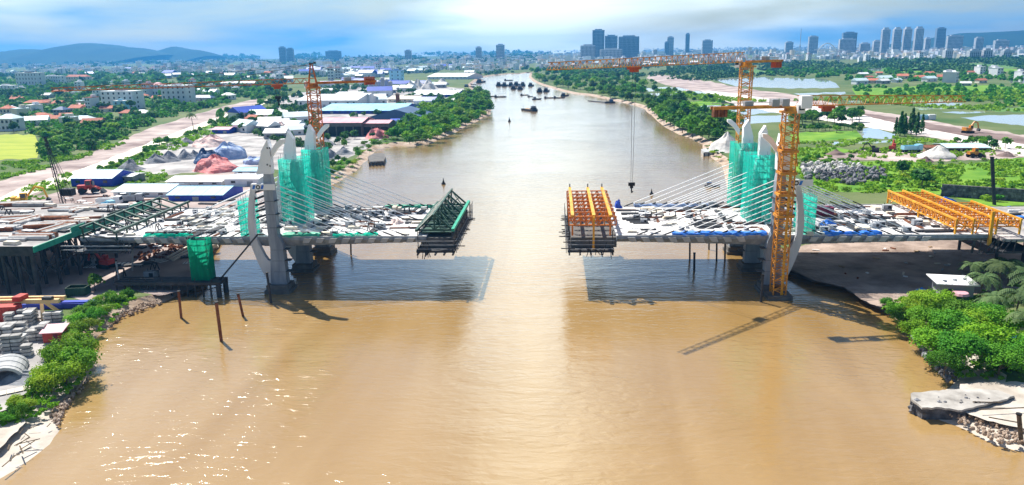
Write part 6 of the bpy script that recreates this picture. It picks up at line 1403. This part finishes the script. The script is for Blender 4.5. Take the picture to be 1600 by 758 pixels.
houses([(480,112),(740,104),(735,122),(640,116),(520,128)], 45, (0,1,4,4,5,6,6), 1.7, 'roofs beyond the factory', 8)
houses([(330,186),(420,178),(470,188),(470,225),(400,215),(340,205)], 14, (3,4,6,5), 1.2, 'sheds behind the stock yard', 10)
houses([(500,140),(520,130),(610,126),(720,140),(715,160),(640,176),(505,186)], 26, (4,5,6,6), 1.3, 'sheds of the factory yard', 10)
houses([(1340,116),(1600,112),(1600,134),(1340,136)], 22, (0,3,4,6), 1.2, 'farm houses on the far plain', 10)
houses([(880,100),(1050,94),(1200,88),(1220,98),(1050,106),(900,108)], 32, (0,1,4,6), 1.7, 'houses beyond the river bend', 9)
houses([(1200,92),(1400,82),(1600,74),(1600,92),(1400,96),(1210,102)], 48, (0,1,1,4,6), 1.6, 'houses below the right skyline', 8)
# village trees among the houses
lm('the yellow field', G(40,230))
scatter(['mid','dark','dark','mid','mid'], VILL, 80, 11, 20, 0.5, 'leafy village tree', 'trees between the village houses')
scatter(['mid','bright','mid'], [(66,250),(130,238),(190,212),(205,196),(150,198),(90,205),(66,215)], 30, 16, 21, 0.45, 'round green tree beside the yellow field', 'trees beside the yellow field')
# --- everything smaller: one mass of town roofs, one of far woods
def box_mass(name, C, W_, D_, H_, A, colidx, mats):
    n = len(C); base = np.array([(-1,-1,0),(1,-1,0),(1,1,0),(-1,1,0),(-1,-1,1),(1,-1,1),(1,1,1),(-1,1,1)],float); V = np.empty((n,8,3)); ca, sa = np.cos(A)[:,None], np.sin(A)[:,None]
    X = base[None,:,0]*W_[:,None]/2; Y = base[None,:,1]*D_[:,None]/2; V[:,:,0] = X*ca-Y*sa+C[:,0:1]; V[:,:,1] = X*sa+Y*ca+C[:,1:2]; V[:,:,2] = base[None,:,2]*H_[:,None]+1.9
    fc = np.array([(4,5,6,7),(0,1,5,4),(1,2,6,5),(2,3,7,6),(3,0,4,7)]); Fc = (fc[None]+8*np.arange(n)[:,None,None]).reshape(-1,4)
    me = bpy.data.meshes.new(name); me.from_pydata(V.reshape(-1,3).tolist(),[],Fc.tolist()); mi = np.repeat(colidx,5)*2; mi[0::5] += 0; mi = mi+np.tile([0,1,1,1,1],n)
    for m in mats: me.materials.append(M[m])
    me.polygons.foreach_set('material_index', mi.astype(np.int32)); tag(obj(name,me),kind='stuff')
def px_points(poly, n, dens=None):
    out = []; xs = [p[0] for p in poly]; ys = [p[1] for p in poly]; tries = 0
    while len(out) < n and tries < n*30:
        tries += 1; x, y = random.uniform(min(xs),max(xs)), random.uniform(min(ys),max(ys))
        if inside((x,y),poly) and not inside((x,y),RIVER) and not any(inside((x,y),p) for p in PONDS[:1]):
            nn = noise.noise(Vector((x*0.02,y*0.12,3)))
            if dens is None or nn > dens+random.uniform(-.15,.15): out.append((x,y))
    return out
RIVER = LB[1:]+RB[:-2]+[(1500,760)]
pts = px_points([(-40,89),(400,86.5),(800,80),(860,84),(820,108),(740,116),(690,112),(480,116),(-40,118)],4200,-0.12)+px_points([(840,80),(1200,73),(1640,66),(1640,88),(1500,92),(1220,98),(1040,96),(900,104),(840,108)],3600,-0.2)
C = np.array([tuple(G(x,y)) for x,y in pts]); n = len(C); k_ = (C[:,1]/2500).clip(.6,3.2)
box_mass('town_roofs', C, RG.uniform(7,17,n)*k_, RG.uniform(8,16,n)*k_, RG.gamma(3,2.6,n)*k_**0.4+3, RG.normal(0,.4,n), RG.choice(5,n,p=[.42,.2,.14,.12,.12]), ['roof_white','wall_white','roof_red','wall_cream','roof_pale','wall_grey','roof_blue','wall_white','wall_grey','wall_white'])
def wood_mass(name, pts, wmin, wmax, m, leaves=16, hk=0.75):
    P = np.array([tuple(G(x,y,1.8)) for x,y in pts]); n = len(P); S = np.array([mpp(Vector(p)) for p in P])*RG.uniform(wmin,wmax,n)/2
    d = RG.normal(size=(n,leaves,3)); d /= np.linalg.norm(d,axis=2,keepdims=True); d[:,:,2] = np.abs(d[:,:,2])
    c = P[:,None,:]+d*S[:,None,None]*np.array([1,1,hk*1.5])*RG.uniform(.55,1.05,(n,leaves,1)); c[:,:,2] += (S*0.25)[:,None]
    nn = d+0.6*RG.normal(size=d.shape); sz = np.repeat(S*0.42,leaves)*RG.uniform(.7,1.3,n*leaves)
    tag(obj(name, quads_mesh(name, c.reshape(-1,3), nn.reshape(-1,3), sz, m)), kind='stuff')
wood_mass('far_woods', px_points([(-40,91),(400,88),(800,82),(860,86),(820,112),(740,120),(690,114),(480,122),(430,128),(200,122),(-40,124)],3600,-0.05), 3.5, 8, 'leaf_far')
wood_mass('far_woods', px_points([(850,108),(900,104),(1040,97),(1220,98),(1500,92),(1640,88),(1640,116),(1400,114),(1200,120),(1100,128),(1020,122),(900,114)],3000,-0.12), 3.5, 7.5, 'leaf_far')
wood_mass('orchard_trees', px_points([(1200,112),(1340,109),(1400,113),(1600,117),(1640,128),(1480,127),(1330,131),(1290,122),(1200,119)],170,-.3)+px_points([(1325,136),(1640,132),(1640,172),(1540,168),(1480,152),(1330,150)],190,-.3), 6, 10, 'leaf_mid', 40, 0.8)
wood_mass('village_undergrowth', px_points(VILL,1500,-0.15), 6, 14, 'leaf_mid', 16)
wood_mass('village_undergrowth', px_points(VILL,700,-0.05), 8, 15, 'leaf_dark', 26, 0.9)
wood_mass('scrub', px_points([(1020,140),(1200,160),(1400,150),(1640,140),(1640,176),(1500,172),(1300,158),(1180,160),(1100,160)],1000,-0.12)+px_points([(1236,224),(1400,216),(1480,222),(1640,236),(1640,244),(1240,250)],420,-0.1)+px_points([(1240,256),(1640,250),(1640,318),(1400,304),(1262,300)],1000,-0.16), 5, 10, 'leaf_bright', 12, 0.5)
wood_mass('scrub', px_points([(330,188),(420,178),(500,190),(520,236),(470,232),(400,212)],230,-.2)+px_points([(420,160),(520,136),(720,138),(700,166),(600,180),(430,190)],230,-.1), 6, 13, 'leaf_dark', 24, 0.7)
wood_mass('scrub', px_points([(120,280),(262,228),(398,176),(400,188),(262,240),(140,296)],300,-0.3)+px_points([(0,255),(70,252),(200,215),(205,222),(140,245),(60,268),(0,282)],260,-.1)+px_points([(150,282),(215,270),(262,268),(255,286),(210,290)],120,-.2)+px_points([(0,308),(110,270),(120,285),(60,318),(0,335)],120,-.05), 5, 10, 'leaf_bright', 12, 0.5)
wood_mass('bank_scrub', px_points([(58,600),(70,570),(112,505),(150,470),(200,455),(210,468),(168,510),(146,545),(150,580),(112,612),(80,640),(20,668),(-30,672),(-30,640),(30,628)],420,-.5), 4, 9, 'leaf_bright', 40, 0.6)
wood_mass('bank_scrub', px_points([(1372,478),(1420,462),(1500,478),(1560,440),(1640,440),(1640,594),(1500,592),(1440,545),(1416,512)],520,-.5), 4, 10, 'leaf_mid', 40, 0.6)
name_scattered()
